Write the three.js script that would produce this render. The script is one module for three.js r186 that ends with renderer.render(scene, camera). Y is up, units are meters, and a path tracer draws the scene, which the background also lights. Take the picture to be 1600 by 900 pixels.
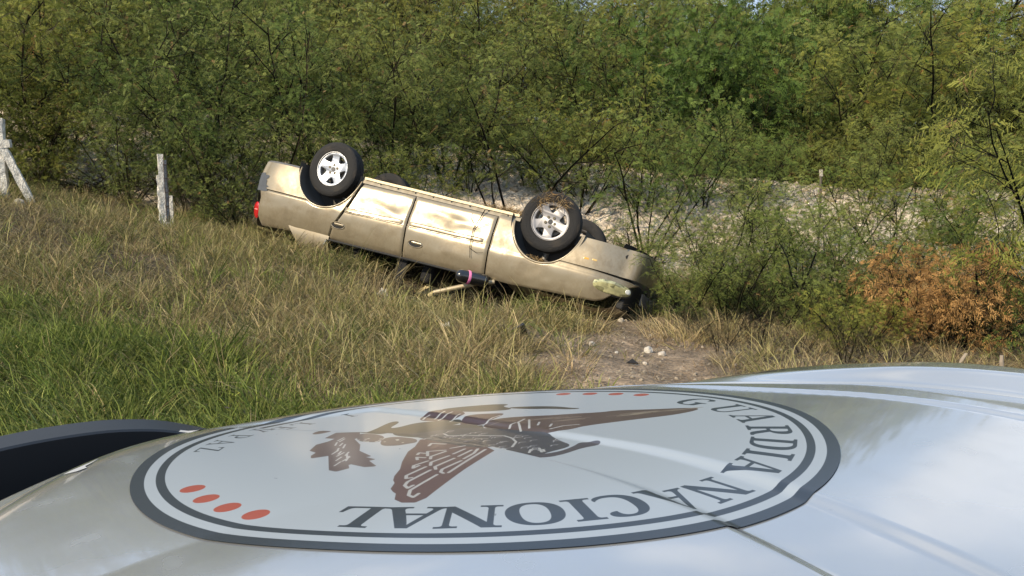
import * as THREE from 'three';
import { mergeGeometries, mergeVertices, toCreasedNormals } from 'three/addons/utils/BufferGeometryUtils.js';
import { RoundedBoxGeometry } from 'three/addons/geometries/RoundedBoxGeometry.js';

// ---------------------------------------------------------------- camera, sky, sun, exposure
const V = (x, y, z) => new THREE.Vector3(x, y, z);
const scene = new THREE.Scene();
const EYE = V(0, 1.5, 0), PITCH = Math.atan(150 / 1236);
const camera = new THREE.PerspectiveCamera(2 * Math.atan(450 / 1236) * 180 / Math.PI, 16 / 9, 0.05, 1500);
camera.position.copy(EYE);
camera.lookAt(0, 1.5 - Math.tan(PITCH), -1);

const renderer = new THREE.WebGLRenderer({ antialias: true });
renderer.setSize(1024, 576);
renderer.toneMapping = THREE.LinearToneMapping;
renderer.toneMappingExposure = 1.3;
renderer.shadowMap.enabled = true;

const TO_SUN = V(-0.64, 0.62, 0.58).normalize();
const sun = new THREE.DirectionalLight(0xffeed2, 4.8);
sun.position.copy(TO_SUN).multiplyScalar(60);
sun.castShadow = true;
sun.shadow.mapSize.set(4096, 4096);
sun.shadow.camera.left = -25; sun.shadow.camera.right = 25; sun.shadow.camera.top = 25; sun.shadow.camera.bottom = -25;
sun.shadow.camera.near = 5; sun.shadow.camera.far = 150;
sun.shadow.bias = -0.0005;
scene.add(sun, sun.target);

// ---------------------------------------------------------------- random numbers and noise (seeded)
function rng(seed) {
  let a = seed >>> 0;
  return () => { a = (a + 0x6D2B79F5) | 0; let t = Math.imul(a ^ (a >>> 15), 1 | a); t = (t + Math.imul(t ^ (t >>> 7), 61 | t)) ^ t; return ((t ^ (t >>> 14)) >>> 0) / 4294967296; };
}
function hash(x, y, z) { let h = Math.imul(x, 374761393) + Math.imul(y, 668265263) + Math.imul(z, 2147483647 ^ 99991); h = Math.imul(h ^ (h >>> 13), 1274126177); return ((h ^ (h >>> 16)) >>> 0) / 4294967296; }
const fade = (t) => t * t * (3 - 2 * t), mix = (a, b, t) => a + (b - a) * t, clamp = (x, a, b) => Math.min(b, Math.max(a, x));
const smooth = (a, b, x) => fade(clamp((x - a) / (b - a), 0, 1));
function noise(x, y, z = 0) {
  const i = Math.floor(x), j = Math.floor(y), k = Math.floor(z), u = fade(x - i), v = fade(y - j), w = fade(z - k);
  const f = (a) => mix(mix(hash(i, j, k + a), hash(i + 1, j, k + a), u), mix(hash(i, j + 1, k + a), hash(i + 1, j + 1, k + a), u), v);
  return mix(f(0), f(1), w);
}
function fbm(x, y, z = 0, n = 4) { let s = 0, a = 0.5; for (let i = 0; i < n; i++) { s += a * noise(x, y, z); x *= 2.03; y *= 2.03; z *= 2.03; a *= 0.5; } return s; }
// piecewise linear table lookup
function table(t, x) { if (x <= t[0][0]) return t[0][1]; for (let i = 1; i < t.length; i++) if (x <= t[i][0]) return mix(t[i - 1][1], t[i][1], (x - t[i - 1][0]) / (t[i][0] - t[i - 1][0])); return t[t.length - 1][1]; }

{ // the sky: blue, paler low down, a few broken cumulus banks all round
  const w = 1024, h = 512, d = new Float32Array(w * h * 4);
  for (let y = 0; y < h; y++) for (let x = 0; x < w; x++) {
    const el = ((y + 0.5) / h - 0.5) * Math.PI, az = (x + 0.5) / w * 2 * Math.PI, up = Math.max(0, Math.sin(el)), c = Math.cos(el);
    const t = Math.pow(1 - up, 3.2);
    let r = mix(0.23, 0.66, t), g = mix(0.37, 0.75, t), b = mix(0.60, 0.86, t);
    // cloud banks low in the sky
    const px = Math.cos(az) * c, pz = Math.sin(az) * c, s = 3.2, yy = up * 9;
    let k = fbm(px * s + 11, pz * s + 5, yy, 6);
    k = smooth(0.50, 0.66, k + 0.10 * Math.exp(-Math.pow((up - 0.36) / 0.12, 2)) - 0.05);
    const lit = 0.78 + 0.3 * noise(px * 7, pz * 7, yy * 2);
    r = mix(r, 0.98 * lit, k * 0.8); g = mix(g, 0.98 * lit, k * 0.8); b = mix(b, 1.0 * lit, k * 0.8);
    const o = (y * w + x) * 4, q = 1.2;
    d[o] = r * q; d[o + 1] = g * q; d[o + 2] = b * q; d[o + 3] = 1;
  }
  const sky = new THREE.DataTexture(d, w, h, THREE.RGBAFormat, THREE.FloatType);
  sky.mapping = THREE.EquirectangularReflectionMapping;
  sky.magFilter = THREE.LinearFilter; sky.minFilter = THREE.LinearFilter; sky.wrapS = THREE.RepeatWrapping;
  sky.needsUpdate = true;
  scene.background = sky; scene.environment = sky;
}

// ---------------------------------------------------------------- helpers
const taken = new Map();
function numbered(name) { const n = taken.get(name) ?? 0; taken.set(name, n + 1); return n ? name + '_' + String(n).padStart(3, '0') : name; }
function tag(o, label, category, group) { o.userData.label = label; o.userData.category = category; if (group) o.userData.group = group; return o; }
function mesh(name, geo, mat, parent, unique) {
  const m = new THREE.Mesh(geo, mat); m.name = unique ? name : numbered(name); m.castShadow = true; m.receiveShadow = true; (parent ?? scene).add(m); return m;
}
function thing(name, label, category, pos, group) {
  const o = new THREE.Group(); o.name = numbered(name); if (pos) o.position.copy(pos); scene.add(o); return tag(o, label, category, group);
}
const C3 = (r, g, b) => new THREE.Color().setRGB(r, g, b);
const std = (name, c, roughness = 0.9, extra = {}) => { const m = new THREE.MeshStandardMaterial({ color: C3(...c), roughness, side: THREE.DoubleSide, ...extra }); m.name = name; return m; };
const phys = (name, c, roughness, extra = {}) => { const m = new THREE.MeshPhysicalMaterial({ color: C3(...c), roughness, side: THREE.DoubleSide, ...extra }); m.name = name; return m; };
// a surface from a function of two parameters
function sheet(nu, nv, fn, uvFn, colFn) {
  const p = [], uv = [], ix = [], co = [];
  for (let i = 0; i <= nu; i++) for (let j = 0; j <= nv; j++) {
    const q = fn(i / nu, j / nv); p.push(q.x, q.y, q.z);
    const t = uvFn ? uvFn(i / nu, j / nv, q) : [i / nu, j / nv]; uv.push(t[0], t[1]);
    if (colFn) co.push(...colFn(i / nu, j / nv, q));
  }
  for (let i = 0; i < nu; i++) for (let j = 0; j < nv; j++) { const a = i * (nv + 1) + j, b = a + nv + 1; ix.push(a, b, a + 1, b, b + 1, a + 1); }
  const g = new THREE.BufferGeometry();
  g.setAttribute('position', new THREE.Float32BufferAttribute(p, 3)); g.setAttribute('uv', new THREE.Float32BufferAttribute(uv, 2));
  if (colFn) g.setAttribute('color', new THREE.Float32BufferAttribute(co, 3));
  g.setIndex(ix); g.computeVertexNormals(); return g;
}
const plain = (g) => { g = g.index ? g.toNonIndexed() : g; for (const k of Object.keys(g.attributes)) if (!['position', 'normal', 'uv'].includes(k)) g.deleteAttribute(k); return g; };
const merge = (list) => mergeGeometries(list.map(plain), false);
const tube = (pts, r, seg = 20, rad = 8, closed = false) => new THREE.TubeGeometry(new THREE.CatmullRomCurve3(pts, closed), seg, r, rad, closed);
function box(w, h, d, x, y, z, r = 0.004) { const g = new RoundedBoxGeometry(w, h, d, 2, Math.min(r, w / 2.1, h / 2.1, d / 2.1)); g.translate(x, y, z); return g; }
function canvasTexture(w, h, draw, srgb = true) { const c = document.createElement('canvas'); c.width = w; c.height = h; draw(c.getContext('2d'), w, h); const t = new THREE.CanvasTexture(c); if (srgb) t.colorSpace = THREE.SRGBColorSpace; t.magFilter = THREE.LinearFilter; return t; }
function dataTexture(n, fn, srgb = false, rep = 1) {
  const d = new Uint8Array(n * n * 4);
  for (let y = 0; y < n; y++) for (let x = 0; x < n; x++) { const c = fn(x / n, y / n); d.set([clamp(c[0], 0, 1) * 255, clamp(c[1], 0, 1) * 255, clamp(c[2], 0, 1) * 255, 255], (y * n + x) * 4); }
  const t = new THREE.DataTexture(d, n, n); if (srgb) t.colorSpace = THREE.SRGBColorSpace;
  t.wrapS = t.wrapT = THREE.RepeatWrapping; t.magFilter = THREE.LinearFilter; t.repeat.set(rep, rep); t.needsUpdate = true; return t;
}
// noise that repeats over the unit square
function tileNoise(u, v, f, oct, seed) { let s = 0, a = 0.5, n = f; for (let o = 0; o < oct; o++) { const x = u * n, y = v * n, i = Math.floor(x), j = Math.floor(y), p = fade(x - i), q = fade(y - j), h = (a, b) => hash(((a % n) + n) % n, ((b % n) + n) % n, seed + o); s += a * mix(mix(h(i, j), h(i + 1, j), p), mix(h(i, j + 1), h(i + 1, j + 1), p), q); a *= 0.5; n *= 2; } return s; }
// a point on the ray through pixel (px, py) of the 1600 x 900 photograph, at a distance in front of the lens
function at(px, py, d) { const x = (px - 800) / 1236, y = (450 - py) / 1236, s = Math.sin(PITCH), c = Math.cos(PITCH); return V(x * d, EYE.y + d * (y * c - s), -d * (c + y * s)); }
// ---------------------------------------------------------------- ground: road shoulder, rising verge, pale bank, hillside
function bankTop(x) { return 1.55 + 0.105 * Math.max(0, 6.5 - x) + 0.25 * (noise(x * 0.35, 3.7) - 0.5); }
function bankFoot(x) { return 11.0 + 0.6 * (noise(x * 0.3, 9.1) - 0.5) + (x < -1 ? 0.12 * Math.min(6, -1 - x) : 0); }
function verge(x, d) { // height of the grass slope
  const side = x < 1.3 ? 0.15 + 0.165 * (1.3 - Math.max(x, -9)) : 0.15;
  return side * smooth(3.2, 10.2, d) + 0.05 * smooth(10, 12, d);
}
function ground(x, d) {
  let y = verge(x, d);
  const f = bankFoot(x), t = bankTop(x);
  if (d > f) { const k = clamp((d - f) / 4.4, 0, 1); y = mix(y, t, fade(Math.pow(k, 0.85))); }
  if (d > f + 4.4) { const e = d - f - 4.4; y += 0.09 * Math.min(e, 60) + 0.6 * (1 - Math.exp(-e / 12)); }
  if (d < 3) y = Math.max(-0.02, y) * smooth(-2, 3, d) - 0.0;
  y -= 0.36 * Math.exp(-Math.pow((x + 0.45) / 1.2, 2) - Math.pow((d - 8.9) / 0.95, 2)); // the roof has pressed the ground down
  const near = smooth(0, 4, d);
  y += near * (0.09 * (noise(x * 0.9, d * 0.9, 4) - 0.5) + 0.04 * (noise(x * 3.1, d * 3.1, 6) - 0.5));
  if (d > 200 || Math.abs(x) > 150) y = mix(y, 4, 0.4);
  return y;
}
const onGround = (x, z) => V(x, ground(x, -z), z);
// where the photograph's pixel column meets the ground at a depth
const foot = (px, d) => { const x = (px - 800) / 1236 * d; return onGround(x, -d); };

// how bare (0..1) the soil is, how green the grass, in plan
function bare(x, d) {
  const e = Math.hypot((x - 0.95) / 0.95, (d - 6.9) / 1.9) + 0.7 * (fbm(x * 1.6, d * 1.6, 2, 3) - 0.45);
  return 1 - smooth(0.75, 1.25, e);
}
function green(x, d) { const edge = 4.85 + (-1.4 - x) * 0.55; return smooth(0.7, -0.5, d - edge + 2.0 * (fbm(x * 0.9, d * 0.9, 8, 3) - 0.45)); }

const soilBump = dataTexture(512, (u, v) => { const a = tileNoise(u, v, 12, 5, 3), b = Math.pow(tileNoise(u, v, 48, 3, 9), 2) * 1.6; const k = 0.55 * a + 0.45 * b; return [k, k, k]; });
const soilMap = dataTexture(512, (u, v) => { const a = tileNoise(u, v, 10, 5, 17), b = tileNoise(u, v, 64, 3, 23), k = 0.55 + 0.55 * a + 0.5 * (b - 0.45); return [k, k * 0.985, k * 0.96]; }, true);
{
  const xs = [], ds = [];
  for (let x = -12; x <= 12.001; x += 0.09) xs.push(x);
  for (let k = 1; k < 34; k++) { const q = 12 + 0.25 * k + Math.pow(k / 33, 3.2) * 780; xs.unshift(-q); xs.push(q); }
  for (let d = -4; d < 18; d += 0.08) ds.push(d);
  for (let k = 0; k < 60; k++) ds.push(18 + 0.35 * k + Math.pow(k / 59, 3.4) * 900);
  for (let k = 1; k < 26; k++) ds.unshift(-4 - 0.3 * k - Math.pow(k / 25, 3) * 800);
  const p = [], uv = [], co = [], ix = [], m = ds.length;
  for (const x of xs) for (const d of ds) {
    const f = bankFoot(x), k = smooth(f - 0.2, f + 0.5, d) * (1 - smooth(f + 4.3, f + 5.4, d));
    let y = ground(x, d);
    if (k > 0) y += k * (0.20 * (fbm(x * 2.2, d * 2.2, 1, 4) - 0.47) + 0.05 * Math.abs(noise(x * 6, d * 6, 2) - 0.5));
    p.push(x, y, -d); uv.push(x / 1.3, d / 1.3);
    const b = bare(x, d), n = fbm(x * 2.5, d * 2.5, 5, 3), road = 1 - smooth(1.6, 3.2, d + 0.6 * (n - 0.4));
    let c = [mix(0.085, 0.25, b), mix(0.066, 0.19, b), mix(0.042, 0.13, b)].map((v) => v * (0.75 + 0.6 * n));
    c = c.map((v, i) => mix(v, [0.17, 0.155, 0.135][i], road));
    const w = [0.70, 0.605, 0.49].map((v) => v * (0.68 + 0.6 * fbm(x * 1.7, d * 1.7, 7, 4)));
    co.push(mix(c[0], w[0], k), mix(c[1], w[1], k), mix(c[2], w[2], k));
  }
  for (let i = 0; i < xs.length - 1; i++) for (let j = 0; j < m - 1; j++) { const a = i * m + j, b = a + m; ix.push(a, b, a + 1, b, b + 1, a + 1); }
  const g = new THREE.BufferGeometry();
  g.setAttribute('position', new THREE.Float32BufferAttribute(p, 3)); g.setAttribute('uv', new THREE.Float32BufferAttribute(uv, 2)); g.setAttribute('color', new THREE.Float32BufferAttribute(co, 3));
  g.setIndex(ix); g.computeVertexNormals();
  const o = mesh('ground', g, std('soil', [1.25, 1.25, 1.25], 0.97, { vertexColors: true, map: soilMap, bumpMap: soilBump, bumpScale: 0.03 }));
  o.userData.kind = 'structure';
}
// ---------------------------------------------------------------- the patrol truck whose bonnet fills the foreground
// truck axes: u forward, v to its right, h above the emblem's centre
const truck = thing('patrol_truck', 'pale patrol truck seen from its bonnet, with a big round eagle emblem', 'truck');
const HC = V(-0.0322, 1.1641, -1.0661);
truck.rotation.order = 'YXZ'; truck.rotation.set(0, 0.636, -0.034);
truck.position.copy(HC).sub(V(0, 1.1591, 0).applyEuler(truck.rotation));
const TV = (u, v, h) => V(v, 1.1591 + h, -u);
const FRONT = [[-0.80, -0.08], [-0.66, 0.07], [-0.558, 0.20], [-0.478, 0.30], [-0.387, 0.385], [-0.296, 0.455], [-0.219, 0.50], [-0.078, 0.553], [0.04, 0.556], [0.163, 0.525], [0.253, 0.468], [0.373, 0.36], [0.457, 0.262], [0.56, 0.14], [0.80, -0.14]];
function frontEdge(v) { let s = 0; for (let k = -2; k <= 2; k++) s += table(FRONT, v + k * 0.05) / 5; return s; }
const seam = (u) => 0.54 - 0.37 * u;
const GA = [[-2, -0.056], [-0.66, -0.052], [0.0, -0.045], [0.05, -0.05], [0.18, -0.105], [0.28, -0.17], [0.377, -0.216], [0.45, -0.31]];
const GB = [[-2, 0.12], [-0.66, 0.10], [-0.14, 0.086], [0.24, 0.069], [0.343, 0.046], [0.45, 0.03]];
const GL = [[-0.4, 0.42], [-0.28, 0.432], [-0.17, 0.446], [-0.1, 0.425], [0, 0.415], [0.1, 0.40]];
const soft = (t, x) => { let s = 0; for (let k = -2; k <= 2; k++) s += table(t, x + k * 0.03) / 5; return s; };
function hoodH(u, v) {
  let h = -0.135 * u;
  h += 0.058 * Math.pow(clamp(v - 0.1, 0, 0.5), 2) - 0.24 * Math.pow(Math.max(0, -0.2 - u), 2) - 0.22 * Math.pow(Math.max(0, -0.33 - v), 2) - 0.09 * Math.pow(Math.max(0, -0.1 - v), 2) - 0.075 * Math.pow(Math.max(0, -0.1 - u), 2); // gentle crown
  h -= 0.10 * Math.pow(clamp((u - (frontEdge(v) - 0.12)) / 0.12, 0, 1), 2.4) * 0.14; // and so does the nose
  h += 0.095 * smooth(-0.10, -0.72, v) * clamp(u + 0.05, -0.1, 0.5);
  const a = smooth(-0.002, 0.013, v - soft(GA, u)), b = smooth(-0.002, 0.024, soft(GB, u) - v), l = smooth(-0.002, 0.03, soft(GL, v) - u);
  h -= 0.0050 * a * b * l;
  h += 0.004 * smooth(-0.012, 0.0, v - (0.502 - 0.16 * (u + 0.0)) ) * smooth(0.22, 0.0, u); // the fold near the far wing
  return h;
}
const paintWear = dataTexture(512, (u, v) => { const a = tileNoise(u, v, 6, 5, 31), b = Math.pow(tileNoise(u, v, 24, 4, 37), 3) * 2.0; const k = 0.17 + 0.06 * a + 0.10 * b; return [k, k, k]; });
const paintMap = dataTexture(512, (u, v) => { const a = tileNoise(u, v, 5, 5, 51), s = smooth(0.70, 0.80, tileNoise(u, v, 90, 2, 57)), k = 0.9 + 0.1 * a - 0.16 * s; return [k, k, k * 0.99]; }, true);
const paint = phys('pale_paint', [0.47, 0.485, 0.50], 1.0, { metalness: 0.5, map: paintMap, roughnessMap: paintWear, clearcoat: 1, clearcoatRoughness: 0.05 });
const black = phys('black_plastic', [0.016, 0.017, 0.019], 0.42, {});
const blackRough = std('black_rubber', [0.014, 0.014, 0.014], 0.8);
const darkGlass = phys('dark_glass', [0.02, 0.025, 0.025], 0.05, { clearcoat: 1 });
const chrome = std('steel', [0.6, 0.6, 0.6], 0.25, { metalness: 1 });
{ // bonnet: a sheet with a rolled edge
  const NP = 260, NQ = 300, lip = 7;
  const fn = (s, t) => {
    const q = t * 2 - 1, p = Math.min(1, s * (NP + lip) / NP), over = Math.max(0, s * (NP + lip) - NP);
    const wide = (u) => q < 0 ? seam(u) + 0.16 : seam(u), v0 = q * wide(-1.0 + p * 1.3), u1 = frontEdge(v0);
    let u = mix(-1.0, u1, p), v = q * (wide(u) - 0.004);
    let h = hoodH(u, v);
    if (over > 0) { const a = Math.min(1, over / 5) * Math.PI / 2, r = 0.022; u += r * Math.sin(a); h -= r * (1 - Math.cos(a)) + Math.max(0, over - 5) * 0.02; }
    const e = 1 - Math.abs(q); if (e < 0.012) h -= 0.012 * Math.pow(1 - e / 0.012, 2);
    return TV(u, v, h);
  };
  mesh('bonnet', sheet(NP + lip, NQ, fn, (s, t, q) => [q.x, q.z]), paint, truck);
}
{ // emblem: a printed vinyl disc that follows the bonnet
  const R = 0.45, ROT = 0.2934, N = 2048;
  const E = {
wing:[0.144,0.145,0.231,0.083,0.293,0.051,0.354,0.005,0.398,-0.029,0.461,-0.084,0.518,-0.121,0.548,-0.147,0.565,-0.169,0.605,-0.196,0.62,-0.218,0.629,-0.237,0.663,-0.267,0.672,-0.295,0.662,-0.316,0.633,-0.316,0.408,-0.234,0.193,-0.163,0.166,-0.118,0.136,-0.027,0.128,0.055,0.128,0.133],
farwing:[-0.622,-0.418,-0.633,-0.378,-0.564,-0.25,-0.528,-0.157,-0.478,-0.126,-0.424,-0.043,-0.365,0.025,-0.33,0.087,-0.262,0.162,-0.157,0.157,-0.128,0.032,-0.112,-0.081,-0.122,-0.139,-0.163,-0.186,-0.235,-0.19,-0.388,-0.287,-0.51,-0.383],
body:[0.096,0.246,0.158,0.028,0.171,-0.127,0.075,-0.126,0.151,-0.198,0.179,-0.258,0.156,-0.292,0.124,-0.283,0.086,-0.287,0.024,-0.298,-0.008,-0.28,-0.025,-0.248,-0.08,-0.175,-0.119,-0.13,-0.123,-0.048,-0.139,0.067,-0.128,0.166,-0.077,0.235,0.011,0.27,0.045,0.295],
snake:[0.179,-0.258,0.163,-0.318,0.11,-0.337,0.036,-0.339,0.005,-0.345,-0.041,-0.363,-0.065,-0.347,-0.046,-0.326,-0.043,-0.307,-0.004,-0.319,0.079,-0.325,0.135,-0.299],
red1:[-0.172,0.261,-0.29,0.325,-0.352,0.232,-0.345,0.209,-0.254,0.184,-0.179,0.167,-0.143,0.193],
red2:[-0.186,0.456,-0.244,0.503,-0.315,0.523,-0.369,0.506,-0.334,0.374,-0.244,0.334,-0.192,0.398],
leafA:[-0.348,0.52,-0.424,0.489,-0.52,0.399,-0.548,0.332,-0.489,0.337,-0.455,0.244,-0.392,0.292,-0.348,0.379],
leafB:[-0.471,0.293,-0.522,0.21,-0.546,0.11,-0.529,0.043,-0.534,0.002,-0.51,0.03,-0.506,0.112,-0.477,0.178],
branch:[0.119,0.458,0.046,0.462,-0.09,0.527,-0.137,0.537,-0.111,0.506,-0.007,0.456,-0.034,0.42,-0.137,0.434,-0.2,0.375,-0.236,0.315,-0.169,0.269,-0.099,0.314,0.002,0.278,0.011,0.369,0.12,0.337,0.12,0.396],
root:[0.117,0.299,0.021,0.36,0.002,0.278,-0.117,0.301,-0.188,0.216,-0.143,0.124,0.081,0.096,0.12,0.194],
leaf0:[0.216,0.568,0.162,0.601,0.142,0.566,0.182,0.557],
leaves:[0.24,0.468,0.163,0.509,0.128,0.449,0.193,0.377,0.223,0.37,0.282,0.279,0.35,0.208,0.387,0.121,0.399,0.129,0.397,0.165,0.412,0.079,0.431,0.083,0.467,0.017,0.479,0.032,0.47,0.096,0.488,0.1,0.514,0.068,0.544,0.072,0.542,0.094,0.42,0.24,0.465,0.261,0.447,0.283,0.411,0.305,0.4,0.347,0.332,0.401,0.282,0.407,0.235,0.426],
pad1:[0.207,0.356,0.133,0.431,0.144,0.311,0.22,0.255,0.23,0.279,0.233,0.315],
pad2:[0.26,0.202,0.149,0.295,0.139,0.187,0.182,0.137,0.207,0.148,0.241,0.157],
strokes:[[0.613,-0.283,0.639,-0.291,0.632,-0.27,0.601,-0.245,0.47,-0.209],[0.567,-0.222,0.59,-0.227,0.576,-0.203,0.55,-0.187,0.441,-0.161],[0.517,-0.169,0.528,-0.161,0.508,-0.142,0.419,-0.125],[0.416,-0.098,0.444,-0.104,0.422,-0.085,0.366,-0.083],[0.453,-0.215,0.446,-0.2,0.423,-0.184,0.329,-0.167],[0.43,-0.169,0.409,-0.147,0.313,-0.129],[0.403,-0.126,0.374,-0.102,0.294,-0.094],[0.345,-0.073,0.32,-0.052,0.252,-0.045],[0.308,-0.158,0.24,-0.137,0.188,-0.109],[0.289,-0.124,0.209,-0.103],[0.27,-0.089,0.203,-0.074],[0.212,-0.029,0.168,-0.044],[0.318,-0.038,0.273,0.004,0.239,-0.033],[0.21,0.057,0.178,0.076,0.169,0.029],[0.366,-0.045,0.343,-0.021,0.339,-0.048],[0.317,0.001,0.296,0.014,0.295,-0.008],[0.443,-0.223,0.187,-0.135]],
strokes2:[[-0.007,0.191,0.014,0.155,-0.025,0.055,-0.05,-0.022,-0.028,-0.068,0.017,-0.117,0.084,-0.152],[-0.174,0.182,-0.193,0.164,-0.265,0.193,-0.319,0.2],[-0.152,0.034,-0.182,0.052,-0.209,0.051],[-0.127,-0.03,-0.222,0.05,-0.282,0.067],[-0.156,-0.042,-0.277,0.044],[-0.195,-0.048,-0.247,-0.019],[-0.189,-0.099,-0.231,-0.079],[-0.152,-0.126,-0.214,-0.134,-0.252,-0.168],[-0.199,0.461,-0.247,0.494,-0.269,0.494],[-0.225,0.428,-0.332,0.473],[-0.208,0.394,-0.329,0.433],[-0.201,0.333,-0.299,0.369],[0.131,-0.245,0.093,-0.224,0.08,-0.233],[0.069,-0.236,0.11,-0.273],[0.08,-0.257,0.1,-0.275]],

  };
  const draw = (g) => {
    const X = (x) => N / 2 + x * N / 2;
    g.fillStyle = '#c3c9cb'; g.fillRect(0, 0, N, N);
    const r = rng(5);
    const ring = (a, b, c) => { g.beginPath(); g.arc(N / 2, N / 2, (a + b) * N / 4, 0, Math.PI * 2); g.lineWidth = (a - b) * N / 2; g.strokeStyle = c; g.stroke(); };
    ring(1.02, 0.966, '#33383d'); ring(0.938, 0.916, '#33383d');
    const dot = (a, rr, c) => { g.save(); g.translate(X(rr * Math.sin(a * Math.PI / 180)), X(-rr * Math.cos(a * Math.PI / 180))); g.beginPath(); g.arc(0, 0, 0.030 * N / 2, 0, 7); g.fillStyle = c; g.fill(); g.restore(); };
    for (const a of [109.7, 102.2, 94.8, 87.6]) dot(a, 0.866, '#c0563b');
    for (const a of [-85, -92.5, -100, -107.5]) dot(a, 0.866, '#c0563b');
    const letter = (c, a, rr, size, font, color, sx = 1) => { g.save(); g.translate(X(rr * Math.sin(a * Math.PI / 180)), X(-rr * Math.cos(a * Math.PI / 180))); g.rotate(a * Math.PI / 180); g.scale(sx, 1); g.font = font.replace('#', Math.round(size * N / 2)); g.textAlign = 'center'; g.textBaseline = 'alphabetic'; g.fillStyle = color; g.fillText(c, 0, 0.345 * size * N / 2); g.restore(); };
    const top = [['G', -65.5], ['U', -51.5], ['A', -39.5], ['R', -27.3], ['D', -16.2], ['I', -8.6], ['A', 0], ['N', 13.2], ['A', 22.8], ['C', 31.8], ['I', 38.2], ['O', 45.2], ['N', 54.4], ['A', 62.9], ['L', 71.2]];
    for (const [c, a] of top) letter(c, a, 0.828, 0.172, 'bold #px serif', '#343a40', c === 'I' ? 1.1 : 1.06);
    for (const [c, a] of [['Z', 140.5], ['A', 147.8], ['P', 155], ['Y', 163.6], ['E', 171], ['L', 177.5], ['I', -168]]) letter(c, a + 180, -0.85, 0.105, '#px serif', '#4a4f52', 1.15);
    const sharp = (p, c) => { g.beginPath(); for (let i = 0; i < p.length; i += 2) i ? g.lineTo(X(p[i]), X(p[i + 1])) : g.moveTo(X(p[i]), X(p[i + 1])); g.closePath(); g.fillStyle = c; g.fill(); g.lineJoin = 'round'; g.lineWidth = 14; g.strokeStyle = c; g.stroke(); };
    const poly = (p, c) => { g.beginPath(); const n = p.length / 2, at2 = (i) => [X(p[(i % n) * 2]), X(p[(i % n) * 2 + 1])], mid = (i) => { const a = at2(i), b = at2(i + 1); return [(a[0] + b[0]) / 2, (a[1] + b[1]) / 2]; }; g.moveTo(...mid(0)); for (let i = 1; i <= n; i++) g.quadraticCurveTo(...at2(i), ...mid(i)); g.closePath(); g.fillStyle = c; g.fill(); g.lineJoin = 'round'; g.lineWidth = 16; g.strokeStyle = c; g.stroke(); };
    const line = (p, w, c) => { g.beginPath(); for (let i = 0; i < p.length; i += 2) i ? g.lineTo(X(p[i]), X(p[i + 1])) : g.moveTo(X(p[i]), X(p[i + 1])); g.lineJoin = g.lineCap = 'round'; g.lineWidth = w; g.strokeStyle = c; g.stroke(); };
    const brown = '#6e5049', maroon = '#4d2823', grey = '#4a4546', olive = '#453a24', pale = '#c9c6be';
    poly(E.leafA, olive); poly(E.leafB, olive); poly(E.red2, maroon);
    poly(E.farwing, '#5f4534'); poly(E.red1, maroon); poly(E.branch, olive); poly(E.root, '#3f372c');
    sharp(E.wing, brown); sharp(E.leaves, '#6f5c56'); poly(E.leaf0, '#6f5c56'); poly(E.pad1, '#695a56'); poly(E.pad2, '#695a56');
    poly(E.body, grey); poly(E.snake, '#54494a');
    for (const s of E.strokes) line(s, 9, pale);
    for (const s of E.strokes2) line(s, 8, pale);
    // feather lines on the far wing, mirrored from the near one
    for (let k = 0; k < 26; k++) { const t = r(), w = 0.12 + 0.5 * t, x0 = -0.17 - 0.42 * t, y0 = mix(0.10, -0.36, t) + (r() - 0.5) * 0.16 * (1 - t); line([x0, y0, x0 - 0.05, y0 - 0.03 - 0.02 * r(), x0 - 0.07, y0 - 0.06], 5, k % 2 ? '#8d7a63' : '#a8977c'); }
    // leaf veins and feather scallops
    for (let k = 0; k < 16; k++) { const x = 0.2 + 0.28 * r(), y = 0.44 - (x - 0.2) * 1.15 + (r() - 0.5) * 0.06; line([x, y, x + 0.03 + 0.02 * r(), y - 0.02 - 0.02 * r()], 6, pale); }
    for (let k = 0; k < 60; k++) { const t = r(), x = mix(-0.08, 0.12, r()), y = mix(-0.26, 0.2, t); line([x, y, x + 0.012, y + 0.012, x + 0.026, y + 0.006], 3.5 + 2 * r(), '#a9a6a2'); }
    for (let k = 0; k < 14; k++) { const x = 0.15 + 0.09 * r(), y = 0.17 + 0.18 * r(); g.beginPath(); g.arc(X(x), X(y), 4 + 4 * r(), 0, 7); g.fillStyle = pale; g.fill(); }
    for (let k = 0; k < 12; k++) { const a = r() * 6.28, q = Math.sqrt(r()) * 0.9; g.save(); g.translate(X(q * Math.cos(a)), X(q * Math.sin(a))); g.rotate(r() * 3); g.fillStyle = 'rgba(90,92,92,' + (0.25 + 0.35 * r()) + ')'; g.fillRect(-6 * r() - 2, -2, 4 + 14 * r(), 2 + 3 * r()); g.restore(); }
  };
  const map = canvasTexture(N, N, draw);
  const vinyl = phys('printed_vinyl', [0.545, 0.56, 0.575], 0.5, { map, clearcoat: 0.5, clearcoatRoughness: 0.16 });
  const p = [], uv = [], ix = [], NR = 130, NA = 380;
  for (let i = 0; i <= NR; i++) for (let j = 0; j <= NA; j++) {
    const r = R * Math.sqrt(i / NR) * 0.999, a = j / NA * 2 * Math.PI, ue = r * Math.cos(a), ve = r * Math.sin(a);
    const u = ue * Math.cos(ROT) + ve * Math.sin(ROT), v = -ue * Math.sin(ROT) + ve * Math.cos(ROT), q = TV(u, v, hoodH(u, v) + 0.0014);
    p.push(q.x, q.y, q.z); uv.push(0.5 - ve / (2 * R), 0.5 - ue / (2 * R));
  }
  for (let i = 0; i < NR; i++) for (let j = 0; j < NA; j++) { const a = i * (NA + 1) + j, b = a + NA + 1; ix.push(a, b, a + 1, b, b + 1, a + 1); }
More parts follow.
